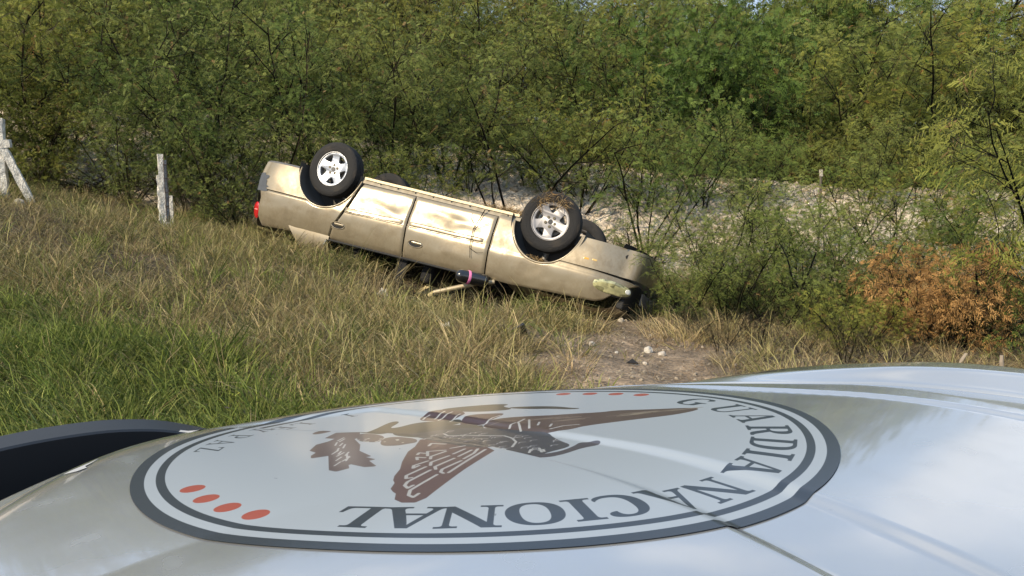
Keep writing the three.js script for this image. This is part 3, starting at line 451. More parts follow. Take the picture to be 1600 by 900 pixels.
// wheels
const tyreMat = std('tyre_rubber', [0.021, 0.020, 0.019], 0.82, { bumpMap: dataTexture(256, (u, v) => { const c = tileNoise(u, v, 30, 3, 91); return [c, c, c]; }, false, 3), bumpScale: 0.004, map: dataTexture(256, (u, v) => { const c = tileNoise(u, v, 6, 5, 95), k = clamp((c - 0.48) * 5, 0, 1); return [mix(0.62, 1.0, k), mix(0.61, 0.92, k), mix(0.60, 0.80, k)]; }, true, 2) });
const alloy = phys('alloy_rim', [0.44, 0.445, 0.455], 0.34, { metalness: 0.75, clearcoat: 0.4 });
const alloyDull = phys('dull_alloy_rim', [0.30, 0.285, 0.275], 0.46, { metalness: 0.55 });
const lugMat = std('rusty_cap', [0.10, 0.085, 0.055], 0.6, { metalness: 0.4 });
function makeWheel(x, z, side, spin, rimMat, camber = 0, toe = 0) {
  const w = new THREE.Group(); w.name = numbered('wheel'); car.add(w); w.position.set(x, 0, z); w.rotation.order = 'YXZ'; w.rotation.set(camber, toe, 0);
  const R = 0.338, W = 0.098; // wheel axis along z, outer face towards side
  const prof = [[0.205, -0.85], [0.222, -0.97], [0.25, -1.0], [0.29, -1.0], [0.318, -0.93], [0.333, -0.80], [0.338, -0.6], [0.338, -0.40], [0.330, -0.385], [0.330, -0.33], [0.338, -0.315], [0.338, -0.05], [0.330, -0.035], [0.330, 0.035], [0.338, 0.05], [0.338, 0.315], [0.330, 0.33], [0.330, 0.385], [0.338, 0.40], [0.338, 0.6], [0.333, 0.80], [0.318, 0.93], [0.298, 0.985], [0.292, 1.0], [0.27, 1.005], [0.262, 0.995], [0.24, 0.99], [0.222, 0.97], [0.205, 0.85]].map(([r, y]) => new THREE.Vector2(r, y * W));
  const ty = new THREE.LatheGeometry(prof, 72).rotateX(Math.PI / 2 * 1); if (side < 0) ty.rotateY(Math.PI);
  mesh('tyre', toCreasedNormals(ty, 0.6), tyreMat, w);
  // rim: barrel, lip, five broad spokes with rounded windows between them
  const s = new THREE.Shape(); s.absarc(0, 0, 0.199, 0, Math.PI * 2);
  for (let i = 0; i < 5; i++) {
    const a = i * Math.PI * 2 / 5 + spin, h = new THREE.Path(), P = (r, d) => [r * Math.cos(a + d), r * Math.sin(a + d)];
    h.moveTo(...P(0.182, -0.25)); h.quadraticCurveTo(...P(0.188, 0), ...P(0.182, 0.25)); h.quadraticCurveTo(...P(0.183, 0.37), ...P(0.160, 0.34)); h.quadraticCurveTo(...P(0.122, 0.26), ...P(0.104, 0.13)); h.quadraticCurveTo(...P(0.094, 0.0), ...P(0.104, -0.13)); h.quadraticCurveTo(...P(0.122, -0.26), ...P(0.160, -0.34)); h.quadraticCurveTo(...P(0.183, -0.37), ...P(0.182, -0.25));
    s.holes.push(h);
  }
  const face = new THREE.ExtrudeGeometry(s, { depth: 0.022, bevelEnabled: true, bevelSize: 0.005, bevelThickness: 0.006, bevelSegments: 3, curveSegments: 24 });
  { const P = face.attributes.position; for (let i = 0; i < P.count; i++) { const r = Math.hypot(P.getX(i), P.getY(i)); P.setZ(i, P.getZ(i) - 0.018 * (1 - Math.pow(r / 0.2, 2))); } face.computeVertexNormals(); }
  face.translate(0, 0, 0.055);
  const barrel = new THREE.LatheGeometry([[0.200, -0.08], [0.175, -0.06], [0.172, 0.03], [0.192, 0.072], [0.206, 0.092], [0.211, 0.098], [0.213, 0.090], [0.207, 0.07]].map(([r, y]) => new THREE.Vector2(r, y)), 64).rotateX(Math.PI / 2);
  const rim = mesh('rim', merge([toCreasedNormals(face, 0.7), barrel].map((g) => side < 0 ? g.rotateY(Math.PI) : g)), rimMat, w);
  for (let i = 0; i < 5; i++) { const a = i * Math.PI * 2 / 5 + spin + Math.PI / 5, c = new THREE.CylinderGeometry(0.0155, 0.0175, 0.016, 12).rotateX(Math.PI / 2); c.translate(0.056 * Math.cos(a), 0.056 * Math.sin(a), 0.071); mesh('lug_nut', side < 0 ? c.rotateY(Math.PI) : c, lugMat, rim); }
  mesh('hub_cap', (() => { const c = new THREE.CylinderGeometry(0.026, 0.030, 0.014, 24).rotateX(Math.PI / 2); c.translate(0, 0, 0.071); return side < 0 ? c.rotateY(Math.PI) : c; })(), black, w);
  mesh('brake_disc', (() => { const c = new THREE.CylinderGeometry(0.145, 0.145, 0.02, 32).rotateX(Math.PI / 2); c.translate(0, 0, side * 0.0 + (side < 0 ? 0.01 : -0.01)); return c; })(), metalOld, w);
  return w;
}
makeWheel(0, -0.80 + 0.105, -1, 0.35, alloy, 0.03, 0.03);
makeWheel(2.83, -0.80 + 0.105, -1, 0.98, alloyDull, 0.02, -0.10);
makeWheel(0, 0.80 - 0.105, 1, 0.1, alloy);
makeWheel(2.83, 0.80 - 0.105, 1, 0.5, alloyDull);
// a point in the car's own axes, in the world
car.updateMatrixWorld(true);
const inCar = (x, y, z) => V(x, y, z).applyMatrix4(car.matrixWorld);
// ---------------------------------------------------------------- plants
// leaves and twigs are collected into plain arrays and become one crown and one trunk per plant
class Leaves {
  constructor() { this.p = []; this.c = []; }
  tri(a, b, c, col) { this.p.push(a.x, a.y, a.z, b.x, b.y, b.z, c.x, c.y, c.z); for (let i = 0; i < 3; i++) this.c.push(col[0], col[1], col[2]); }
  geometry() { const g = new THREE.BufferGeometry(); g.setAttribute('position', new THREE.Float32BufferAttribute(this.p, 3)); g.setAttribute('color', new THREE.Float32BufferAttribute(this.c, 3)); g.computeVertexNormals(); return g; }
}
class Wood {
  constructor() { this.p = []; this.n = []; this.ix = []; }
  limb(pts, r0, r1, sides) {
    let prev = null; const t = V(0, 0, 0), a = V(0, 0, 0), b = V(0, 0, 0);
    for (let i = 0; i < pts.length; i++) {
      t.copy(pts[Math.min(i + 1, pts.length - 1)]).sub(pts[Math.max(0, i - 1)]).normalize();
      a.set(t.y, -t.x, 0.01); if (a.lengthSq() < 1e-4) a.set(1, 0, 0); a.cross(t).normalize(); b.crossVectors(t, a);
      const r = mix(r0, r1, i / (pts.length - 1)), at0 = this.p.length / 3;
      for (let k = 0; k < sides; k++) { const q = k / sides * Math.PI * 2, x = Math.cos(q), y = Math.sin(q), nx = a.x * x + b.x * y, ny = a.y * x + b.y * y, nz = a.z * x + b.z * y; this.p.push(pts[i].x + nx * r, pts[i].y + ny * r, pts[i].z + nz * r); this.n.push(nx, ny, nz); }
      if (prev !== null) for (let k = 0; k < sides; k++) { const k2 = (k + 1) % sides; this.ix.push(prev + k, at0 + k, prev + k2, at0 + k, at0 + k2, prev + k2); }
      prev = at0;
    }
  }
  geometry() { const g = new THREE.BufferGeometry(); g.setAttribute('position', new THREE.Float32BufferAttribute(this.p, 3)); g.setAttribute('normal', new THREE.Float32BufferAttribute(this.n, 3)); g.setIndex(this.ix); return g; }
}
const leafMat = (name, c = [1, 1, 1], t = 0.35) => phys(name, c, 0.75, { vertexColors: true, transmission: t, thickness: 0, specularIntensity: 0.35 });
const leafFresh = leafMat('feathery_leaves'), leafYellow = leafMat('yellowish_leaves', [1.22, 1.08, 0.8]), leafDeep = leafMat('deep_green_leaves', [0.8, 0.92, 0.8]), leafOlive = leafMat('olive_leaves', [1.08, 0.92, 0.80]), leafDead = leafMat('dead_leaves', [1, 1, 1], 0.3);
const bark = std('bark', [0.17, 0.148, 0.118], 0.95), barkPale = std('pale_bark', [0.42, 0.375, 0.31], 0.9), barkDark = std('dark_bark', [0.105, 0.088, 0.07], 0.95);

// one feathery leaf: a thin stalk with paired leaflets
const _u = V(0, 0, 0), _s = V(0, 0, 0), _n = V(0, 0, 0);
function frond(L, base, dir, len, pairs, leafL, leafW, col, r, droop = 0.5) {
  _u.copy(dir).normalize(); _s.set(r() - 0.5, (r() - 0.5) * 0.6, r() - 0.5).cross(_u).normalize();
  let p = base.clone(); const step = len / pairs;
  for (let i = 0; i < pairs; i++) {
    p = p.clone().addScaledVector(_u, step); p.y -= droop * step * (i / pairs) * 1.2;
    const taper = 0.55 + 0.45 * Math.sin(Math.PI * Math.min(1, (i + 1) / pairs + 0.15));
    for (const s of [-1, 1]) {
      const l = leafL * taper * (0.8 + 0.4 * r()), tip = p.clone().addScaledVector(_s, s * l).addScaledVector(_u, l * (0.25 + 0.4 * r())); tip.y -= l * (0.1 + 0.35 * r());
      const q = p.clone().addScaledVector(_u, leafW); q.y += leafW * (r() - 0.5);
      L.tri(p, q.addScaledVector(_s, s * l * 0.25), tip, col);
    }
  }
}
const lerp3 = (a, b, t) => [mix(a[0], b[0], t), mix(a[1], b[1], t), mix(a[2], b[2], t)];
const UPV = V(0, 1, 0);
function limbPath(from, dir, len, n, bend, wob, r) { // a crooked limb that turns towards the light or sags
  const pts = [from.clone()], d = dir.clone().normalize(); let p = from.clone();
  for (let i = 0; i < n; i++) { d.x += (r() - 0.5) * wob; d.z += (r() - 0.5) * wob; d.y += (r() - 0.5) * wob * 0.6 + bend / n; d.normalize(); p = p.clone().addScaledVector(d, len / n); pts.push(p); }
  return pts;
}
function aimed(pts, t, spread, r, lift = 0) { // a direction that leaves a limb sideways at t
  const i = Math.min(pts.length - 2, Math.floor(t * (pts.length - 1))), f = t * (pts.length - 1) - i, p = pts[i].clone().lerp(pts[i + 1], f), d = pts[i + 1].clone().sub(pts[i]).normalize();
  const s = V(r() - 0.5, r() - 0.5, r() - 0.5).cross(d).normalize(); return [p, d.multiplyScalar(1 - spread).addScaledVector(s, spread).addScaledVector(UPV, lift).normalize()];
}
// o: height, stems, lean, clear (bare share of the stems), twigs, fronds per twig, leaf sizes, colours
function makePlant(seed, o) {
  const r = rng(seed), L = new Leaves(), W = new Wood(), H = o.height;
  const twig = (p, d, len, rad, hue) => {
    const pts = limbPath(p, d, len, 4, o.sag ?? -0.25, 0.35, r); W.limb(pts, rad, rad * 0.4, 3);
    const n = Math.round(o.fronds * (0.7 + 0.6 * r()));
    for (let i = 0; i < n; i++) {
      const [q, e] = aimed(pts, 0.1 + 0.9 * r(), 0.62, r, o.lift ?? 0.0);
      let c = lerp3(o.colA, o.colB, clamp(hue + 0.35 * (r() - 0.5), 0, 1)); if (r() < o.dead) c = lerp3([0.20, 0.115, 0.045], [0.26, 0.19, 0.08], r());
      const b = 0.82 + 0.36 * r(); frond(L, q, e, o.frondL * (0.6 + 0.7 * r()), o.pairs, o.leafL, o.leafW, [c[0] * b, c[1] * b, c[2] * b], r, o.droop ?? 0.6);
    }
  };
  for (let s = 0; s < o.stems; s++) {
    const az = (s + 0.7 * r()) / o.stems * Math.PI * 2, lean = o.lean * (0.25 + 0.95 * r()), base = V(Math.cos(az) * o.foot * r(), -0.1, Math.sin(az) * o.foot * r());
    const len = H * (0.62 + 0.32 * r()), st = limbPath(base, V(Math.cos(az) * lean, 1, Math.sin(az) * lean), len, 8, 0.25, 0.34, r), rad = o.rad * (0.6 + 0.7 * r());
    W.limb(st, rad, rad * 0.35, 6);
    const nb = Math.round(o.branches * (0.8 + 0.5 * r()));
    for (let i = 0; i < nb; i++) {
      const t = mix(o.clear, 1, (i + r()) / nb), [p, d] = aimed(st, Math.min(0.999, t), 0.62, r, 0.12), bl = H * o.reach * (1.15 - 0.55 * t) * (0.7 + 0.6 * r());
      const br = limbPath(p, d, bl, 6, 0.1, 0.5, r), hue = clamp(o.hue + 0.55 * (r() - 0.5) + 0.25 * (t - 0.5), 0, 1); W.limb(br, rad * 0.42, rad * 0.12, 4);
      const nt = Math.round(o.twigs * (0.7 + 0.6 * r()));
      for (let k = 0; k < nt; k++) { const [q, e] = aimed(br, 0.15 + 0.85 * (k + r()) / nt * 0.99, 0.6, r, 0.05); twig(q, e, H * o.twigL * (0.6 + 0.8 * r()), rad * 0.12 + 0.0012, hue); }
    }
  }
  return { trunk: W.geometry(), crown: L.p.length ? L.geometry() : null };
}
const MES = { height: 3.4, stems: 7, lean: 0.75, foot: 0.25, rad: 0.020, clear: 0.05, branches: 9, reach: 0.30, twigs: 7, twigL: 0.13, fronds: 9, frondL: 0.15, pairs: 10, leafL: 0.029, leafW: 0.0105, colA: [0.085, 0.125, 0.026], colB: [0.240, 0.270, 0.066], hue: 0.45, dead: 0.035, droop: 0.7, sag: -0.4 };
const KINDS = {
  mesquite: [0, 1, 2, 3].map((i) => makePlant(101 + i, { ...MES, hue: [0.35, 0.55, 0.45, 0.65][i], lean: [0.75, 0.6, 0.9, 0.7][i] })),
  open: [0, 1].map((i) => makePlant(201 + i, { ...MES, stems: 6, clear: 0.30, branches: 7, twigs: 6, fronds: 7, rad: 0.022, lean: 0.8 })),
  dense: [0, 1].map((i) => makePlant(301 + i, { ...MES, stems: 8, clear: 0.12, branches: 9, twigs: 7, fronds: 6, pairs: 5, frondL: 0.15, leafL: 0.055, leafW: 0.030, colA: [0.060, 0.105, 0.020], colB: [0.150, 0.195, 0.040], hue: 0.5, dead: 0.015, droop: 0.4 })),
  low: [0, 1].map((i) => makePlant(401 + i, { ...MES, height: 1.3, stems: 9, lean: 1.3, foot: 0.2, rad: 0.012, clear: 0.1, branches: 6, reach: 0.34, twigs: 5, twigL: 0.2, fronds: 5, frondL: 0.13, pairs: 6, leafL: 0.034, leafW: 0.012, hue: 0.5, dead: 0.06 })),
  dead: [makePlant(501, { ...MES, height: 1.25, stems: 10, lean: 1.0, foot: 0.25, rad: 0.013, clear: 0.08, branches: 8, reach: 0.32, twigs: 6, twigL: 0.17, fronds: 4.6, frondL: 0.11, pairs: 4, leafL: 0.042, leafW: 0.014, colA: [0.22, 0.115, 0.038], colB: [0.52, 0.31, 0.115], hue: 0.5, dead: 0.1, droop: 1.0 })],
  willowy: [makePlant(601, { ...MES, height: 3.0, stems: 7, lean: 0.6, clear: 0.12, branches: 8, twigs: 6, fronds: 5, pairs: 4, frondL: 0.20, leafL: 0.085, leafW: 0.020, colA: [0.11, 0.14, 0.024], colB: [0.27, 0.27, 0.055], hue: 0.55, dead: 0.02, droop: 1.3 })],
  bareShrub: [0, 1].map((i) => makePlant(701 + i, { ...MES, height: 1.5, stems: 8, lean: 1.0, foot: 0.2, rad: 0.012, clear: 0.15, branches: 6, reach: 0.34, twigs: 5, twigL: 0.2, fronds: 0.4, frondL: 0.1, pairs: 4, leafL: 0.03, leafW: 0.012, hue: 0.4, dead: 0.4 })),
};
function plant(name, label, category, kind, i, pos, scale, turn, mat, wood, group, sy = 1) {
  const k = KINDS[kind][i % KINDS[kind].length], t = thing(name, label, category, pos, group);
  t.rotation.y = turn; t.scale.set(scale, scale * sy, scale);
  mesh('trunk', k.trunk, wood, t); if (k.crown) mesh('crown', k.crown, mat, t);
  return t;
}
const mats = [leafFresh, leafYellow, leafDeep, leafOlive];
// front row along the foot of the bank: [photo x, depth, scale, kind, variant, material, label]
const ROW = [
  [-60, 12.2, 1.05, 'mesquite', 0, 1, 'yellow-green mesquite bush behind the leaning concrete post, at the left edge'],
  [95, 12.9, 1.05, 'mesquite', 1, 1, 'wide mesquite bush above the dead brush pile, between the concrete posts'],
  [215, 12.4, 1.0, 'open', 0, 0, 'mesquite bush with a slanting bare stem, just left of the broken concrete post'],
  [318, 12.6, 1.05, 'mesquite', 2, 0, 'mesquite bush right of the broken concrete post, shading its own stems'],
  [408, 12.1, 0.95, 'open', 1, 2, 'upright mesquite with dark stems directly behind the tail of the overturned car'],
  [505, 12.8, 1.05, 'mesquite', 3, 0, 'leafy mesquite right behind the polished rear wheel'],
  [610, 12.9, 0.95, 'mesquite', 0, 0, 'mesquite bush behind the far rear tyre and the sill'],
  [705, 13.4, 0.95, 'open', 0, 0, 'open mesquite behind the middle of the car, pale bank showing through its stems'],
  [800, 12.2, 0.92, 'open', 1, 0, 'many-stemmed mesquite standing just behind the dirty front wheel'],
  [905, 13.0, 0.80, 'open', 0, 1, 'thin mesquite against the pale bank, right of the dirty front wheel'],
  [1010, 12.0, 0.86, 'open', 1, 2, 'dark-stemmed mesquite above the nose of the car, against the pale bank'],
  [1120, 9.7, 0.50, 'mesquite', 2, 0, 'small feathery mesquite pushing against the right of the car nose'],
  [1078, 8.3, 0.32, 'mesquite', 1, 0, 'low leafy mesquite sprout in front of the crumpled front bumper'],
  [1205, 10.4, 0.55, 'mesquite', 3, 0, 'feathery mesquite in front of the pale bank, right of the car nose'],
  [1300, 11.4, 0.62, 'open', 0, 2, 'sparse mesquite with forked dark stems in front of the brightest part of the bank'],
  [1395, 11.6, 0.62, 'open', 1, 1, 'sparse mesquite behind the orange dead bush, against the bank'],
  [1490, 11.0, 0.70, 'open', 0, 0, 'fan-shaped mesquite in front of the bank, near the right edge'],
  [1590, 8.6, 0.62, 'mesquite', 0, 2, 'dense dark mesquite at the right edge beside the orange dead bush'],
  [1735, 6.6, 0.95, 'willowy', 0, 0, 'tall yellow-green bush with long hanging leaves at the right edge'],
];
ROW.forEach(([px, d, s, kind, v, m, label], i) => plant('mesquite_bush', label, 'bush', kind, v, foot(px, d), s, i * 2.3, mats[m], bark));
// on top of the bank: a closed row of taller trees
const TOPROW = [
  [-40, 17.0, 1.25, 'mesquite', 1, 3, 'tall olive mesquite in the upper left corner, above the bank'],
  [90, 16.6, 1.15, 'mesquite', 3, 0, 'mesquite on the bank above the leaning concrete post'],
  [205, 17.4, 1.25, 'mesquite', 0, 3, 'olive mesquite on the bank, above and left of the broken post'],
  [320, 16.8, 1.15, 'mesquite', 2, 0, 'mesquite on the bank above and right of the broken post'],
  [430, 17.5, 1.3, 'mesquite', 1, 2, 'dark green mesquite on the bank above the tail of the car'],
  [535, 17.0, 1.15, 'mesquite', 3, 3, 'mesquite on the bank high above the polished rear wheel'],
  [640, 16.4, 1.05, 'mesquite', 0, 0, 'light green mesquite on the bank above the far rear tyre'],
  [745, 17.2, 1.12, 'mesquite', 2, 1, 'yellowish mesquite on the bank above the middle of the car'],
  [850, 16.8, 1.02, 'mesquite', 1, 0, 'mesquite on the bank above the dirty front wheel'],
  [950, 17.0, 1.1, 'open', 1, 0, 'twiggy mesquite on the bank above and right of the dirty front wheel'],
  [1045, 16.2, 1.05, 'dense', 0, 2, 'bright deep-green leafy tree on the bank above the car nose'],
  [1150, 16.9, 1.1, 'dense', 1, 2, 'second bright deep-green leafy tree on the bank, right of the one above the car nose'],
  [1255, 16.4, 1.12, 'mesquite', 3, 0, 'mesquite on the bank crest left of the pale-topped stake'],
  [1350, 16.6, 1.22, 'mesquite', 0, 1, 'yellowish feathery mesquite on the bank crest, upper right'],
  [1450, 16.2, 1.2, 'mesquite', 2, 0, 'feathery mesquite with a dark hollow under it, upper right'],
  [1545, 16.8, 1.22, 'mesquite', 1, 1, 'yellowish mesquite on the bank crest near the right edge'],
  [1655, 16.0, 1.2, 'mesquite', 3, 0, 'mesquite on the bank crest at the right edge'],
];
TOPROW.forEach(([px, d, s, kind, v, m, label], i) => plant('mesquite_tree', label, 'tree', kind, v, foot(px, d), s, i * 1.7 + 0.6, mats[m], bark));
// on the face of the bank, behind the front row on the left
const MID = [
  [30, 14.6, 0.85, 0, 0, 'mesquite on the bank face right above the leaning concrete post'], [150, 14.9, 0.9, 2, 1, 'yellowish mesquite on the bank face above the dead brush pile'], [262, 14.4, 0.85, 1, 0, 'mesquite on the bank face straight above the broken concrete post'],
  [372, 14.8, 0.8, 3, 2, 'dark mesquite on the bank face left of the car tail'], [475, 15.0, 0.85, 0, 0, 'mesquite on the bank face above the boot of the car'], [575, 15.1, 0.8, 1, 1, 'yellow-green mesquite on the bank face between the two rear wheels'], [672, 15.2, 0.75, 2, 0, 'mesquite on the bank face above the sill of the car'],
];
MID.forEach(([px, d, s, v, m, label], i) => plant('mesquite_bush', label, 'bush', 'mesquite', v, foot(px, d), s, i * 1.9 + 1, mats[m], bark));
// knee to head high bushes in front, leafy to the ground
const LEAFY = [
  [-20, 11.7, 0.62, 0, 1, 'leafy yellow-green bush at the left edge behind the corner post'], [62, 12.0, 0.55, 1, 1, 'leafy bush just right of the slanting brace'], [205, 11.6, 0.55, 3, 0, 'leafy bush filling the gap left of the broken concrete post'],
  [292, 11.6, 0.6, 0, 0, 'leafy bush close behind the short concrete stump'], [352, 11.3, 0.55, 1, 0, 'leafy bush between the short stump and the tail of the car'], [455, 12.2, 0.5, 2, 0, 'leafy bush behind the boot, left of the polished wheel'],
  [735, 13.2, 0.5, 1, 0, 'leafy bush against the bank, left of the dirty front wheel'], [825, 13.6, 0.55, 2, 0, 'leafy bush against the bank straight above the dirty front wheel'], [915, 13.4, 0.5, 0, 1, 'leafy bush against the bank, right of the dirty front wheel'], [1000, 13.3, 0.5, 3, 0, 'leafy bush against the bank above the far front wheel'],
  [1095, 13.6, 0.55, 1, 0, 'leafy bush on the bank face above and right of the car nose'], [1180, 13.8, 0.5, 2, 2, 'leafy dark bush on the bank face above the pale forked branch'], [1350, 13.9, 0.52, 3, 0, 'leafy bush on the bank face right of the pale-topped stake'], [1540, 13.8, 0.55, 2, 0, 'leafy bush on the bank face above the right edge of the orange dead bush'],
  [575, 11.9, 0.5, 3, 0, 'leafy bush just behind the far rear tyre'], [655, 11.8, 0.45, 0, 1, 'leafy bush behind the sill, right of the far rear tyre'], [985, 10.6, 0.36, 2, 0, 'small leafy bush behind the far front wheel'],
  [1160, 8.9, 0.38, 1, 0, 'leafy green bush right of the one that touches the car nose'], [1245, 9.3, 0.42, 3, 2, 'leafy dark green bush behind the pale forked branch'], [1330, 8.6, 0.40, 0, 0, 'leafy green bush left of the orange dead bushes'], [1405, 9.6, 0.42, 2, 0, 'leafy bush behind the smaller orange dead bush'], [1560, 9.8, 0.5, 1, 1, 'leafy yellowish bush above the orange dead bush at the right'],
];
LEAFY.forEach(([px, d, s, v, m, label], i) => plant('leafy_bush', label, 'bush', 'mesquite', v, foot(px, d), s, i * 2.7 + 0.4, mats[m], bark));
// shrubs along the crest of the bank
[[690, 15.8], [760, 15.6], [850, 15.7], [930, 15.9], [1010, 15.6], [1090, 15.8], [1165, 15.7], [1240, 15.9], [1315, 15.7], [1385, 15.8], [1460, 15.7], [1535, 15.9], [1600, 15.7]].forEach(([px, d], i) => plant('crest_shrub', ['first', 'second', 'third', 'fourth', 'fifth', 'sixth', 'seventh', 'eighth', 'ninth', 'tenth', 'eleventh', 'twelfth', 'last'][i] + ' low shrub from the left along the crest of the pale bank', 'shrub', 'low', i, foot(px, d), 0.85 + 0.3 * ((i * 7) % 5) / 5, i * 1.1, mats[i % 4], bark, 'low shrubs along the crest of the pale bank'));
// the thicket behind, in which one tree cannot be told from the next
{
  const r = rng(77), rows = [[21, 1.42, 18], [25, 1.72, 18], [31, 2.1, 18]];
  for (const [d, s, n] of rows) for (let i = 0; i < n; i++) {
    const px = -180 + (i + 0.2 + 0.6 * r()) * (1960 / n), dd = d + 3 * (r() - 0.5), right = smooth(1000, 1500, px);
    const q = foot(px, dd); plant('thicket_tree', 'mesquite tree in the closed green thicket behind the bank', 'tree', r() < 0.22 ? 'dense' : 'mesquite', Math.floor(r() * 4), q, s * (0.9 + 0.25 * r()) * (1 + 0.10 * right), r() * 6.28, mats[r() < 0.3 ? 2 : r() < 0.5 ? 3 : 0], bark, 'mesquite trees of the thicket behind the bank');
  }
}
// lower growth
plant('dead_bush', 'orange-brown dried bush at the lower right, above the edge of the truck', 'bush', 'dead', 0, foot(1492, 7.3), 0.80, 0.4, leafDead, bark, undefined, 1.22);
plant('dead_bush', 'smaller orange-brown dried bush behind the big orange one, at its upper left', 'bush', 'dead', 0, foot(1440, 8.2), 0.66, 2.6, leafDead, bark, undefined, 1.3);
const LOW = [
  [1290, 8.0, 0.62, 'low', 0, 0, 'low green bush left of the orange dead bush'], [1345, 7.2, 0.5, 'low', 1, 1, 'low yellow-green bush touching the left of the orange dead bush'],
  [1180, 8.6, 0.6, 'low', 1, 2, 'low dark green shrub right of the car nose'], [1565, 7.4, 0.75, 'low', 0, 2, 'low dark shrub right of the orange dead bush'],
  [1395, 8.9, 0.7, 'low', 0, 0, 'low green bush behind the orange dead bush'], [845, 8.05, 0.26, 'low', 1, 0, 'little green shrub against the front wing of the car'],
  [350, 10.9, 0.55, 'low', 0, 0, 'small green shrub between the broken post and the car tail'], [60, 11.6, 0.7, 'low', 1, 1, 'small yellow-green shrub behind the leaning concrete post'],
];
LOW.forEach(([px, d, s, kind, v, m, label], i) => plant('shrub', label, 'shrub', kind, v, foot(px, d), s, i * 2.1, mats[m], bark));
const DRY = [
  [1150, 8.3, 0.62, 0, 'bare grey twiggy shrub right of the patch of bare earth'], [1215, 8.0, 0.5, 1, 'bare twiggy shrub under the pale forked branch'], [385, 10.6, 0.75, 1, 'bare twiggy shrub beside the tail of the car'],
  [300, 11.3, 0.7, 0, 'bare twiggy shrub right of the broken concrete post'], [1085, 7.6, 0.32, 0, 'low dry weeds at the right edge of the bare earth'], [1130, 6.9, 0.30, 1, 'low dry weeds right of the bare earth, close to the truck'], [1190, 7.2, 0.34, 0, 'low dry weeds in front of the bare twiggy shrubs'], [1260, 6.8, 0.32, 1, 'low dry weeds below the pale forked branch'], [1335, 6.5, 0.34, 0, 'low dry weeds left of the sawn stumps'], [1420, 6.4, 0.32, 1, 'low dry weeds in front of the orange dead bush'],
  [745, 10.8, 0.7, 0, 'bare twigs behind the sill of the car, left of the dirty front wheel'], [930, 11.2, 0.8, 1, 'bare twigs against the bank behind the dirty front wheel'],
];
DRY.forEach(([px, d, s, v, label], i) => plant('bare_shrub', label, 'shrub', 'bareShrub', v, foot(px, d), s, i * 1.3, leafOlive, bark));
// ---------------------------------------------------------------- grass: tufts of bent blades, thicker and greener to the left
function tuft(seed, o) {
  const r = rng(seed), L = new Leaves();
  for (let i = 0; i < o.blades; i++) {
    const az = r() * 6.283, rad = o.foot * Math.sqrt(r()), len = o.len * (0.45 + 0.75 * r()), lean = o.lean * (0.2 + r()), w = o.w * (0.6 + 0.7 * r());
    const b = V(Math.cos(az) * rad, -0.03, Math.sin(az) * rad), a2 = az + (r() - 0.5) * 1.8, d = V(Math.cos(a2) * lean, 1, Math.sin(a2) * lean).normalize(), side = V(-Math.sin(a2 + r() * 2), 0, Math.cos(a2 + r() * 2)).multiplyScalar(w / 2);
    const c0 = lerp3(o.a, o.b, r()), v = 0.6 + 0.75 * r(), col = [c0[0] * v, c0[1] * v, c0[2] * v];
    const p1 = b.clone().addScaledVector(d, len * 0.4); d.y -= o.bend * (0.4 + 0.8 * r()); d.normalize();
    const p2 = p1.clone().addScaledVector(d, len * 0.33); d.y -= o.bend * (0.4 + r()); d.normalize();
    const p3 = p2.clone().addScaledVector(d, len * 0.27);
    const A = b.clone().sub(side), B = b.clone().add(side), C = p1.clone().addScaledVector(side, -0.85), D = p1.clone().addScaledVector(side, 0.85), E = p2.clone().addScaledVector(side, -0.55), F = p2.clone().addScaledVector(side, 0.55);
    L.tri(A, B, C, col); L.tri(B, D, C, col); L.tri(C, D, E, col); L.tri(D, F, E, col); L.tri(E, F, p3, col);
    if (o.seed && r() < o.seed) { const s = side.clone().multiplyScalar(1.8), e = p3.clone().addScaledVector(d, len * 0.16), m = p3.clone().lerp(e, 0.4); L.tri(p3, m.clone().add(s), m.clone().sub(s), [0.13, 0.095, 0.065]); L.tri(m.clone().add(s), e, m.clone().sub(s), [0.13, 0.095, 0.065]); }
  }
  return L.geometry();
}
const bladeMat = leafMat('grass_blades', [1, 1, 1], 0.25);
const STRAW_A = [0.15, 0.110, 0.050], STRAW_B = [0.54, 0.435, 0.235], GRN_A = [0.070, 0.110, 0.018], GRN_B = [0.30, 0.34, 0.075], GREY_A = [0.085, 0.068, 0.050], GREY_B = [0.22, 0.185, 0.14], MIX_A = [0.095, 0.100, 0.030], MIX_B = [0.45, 0.385, 0.165];
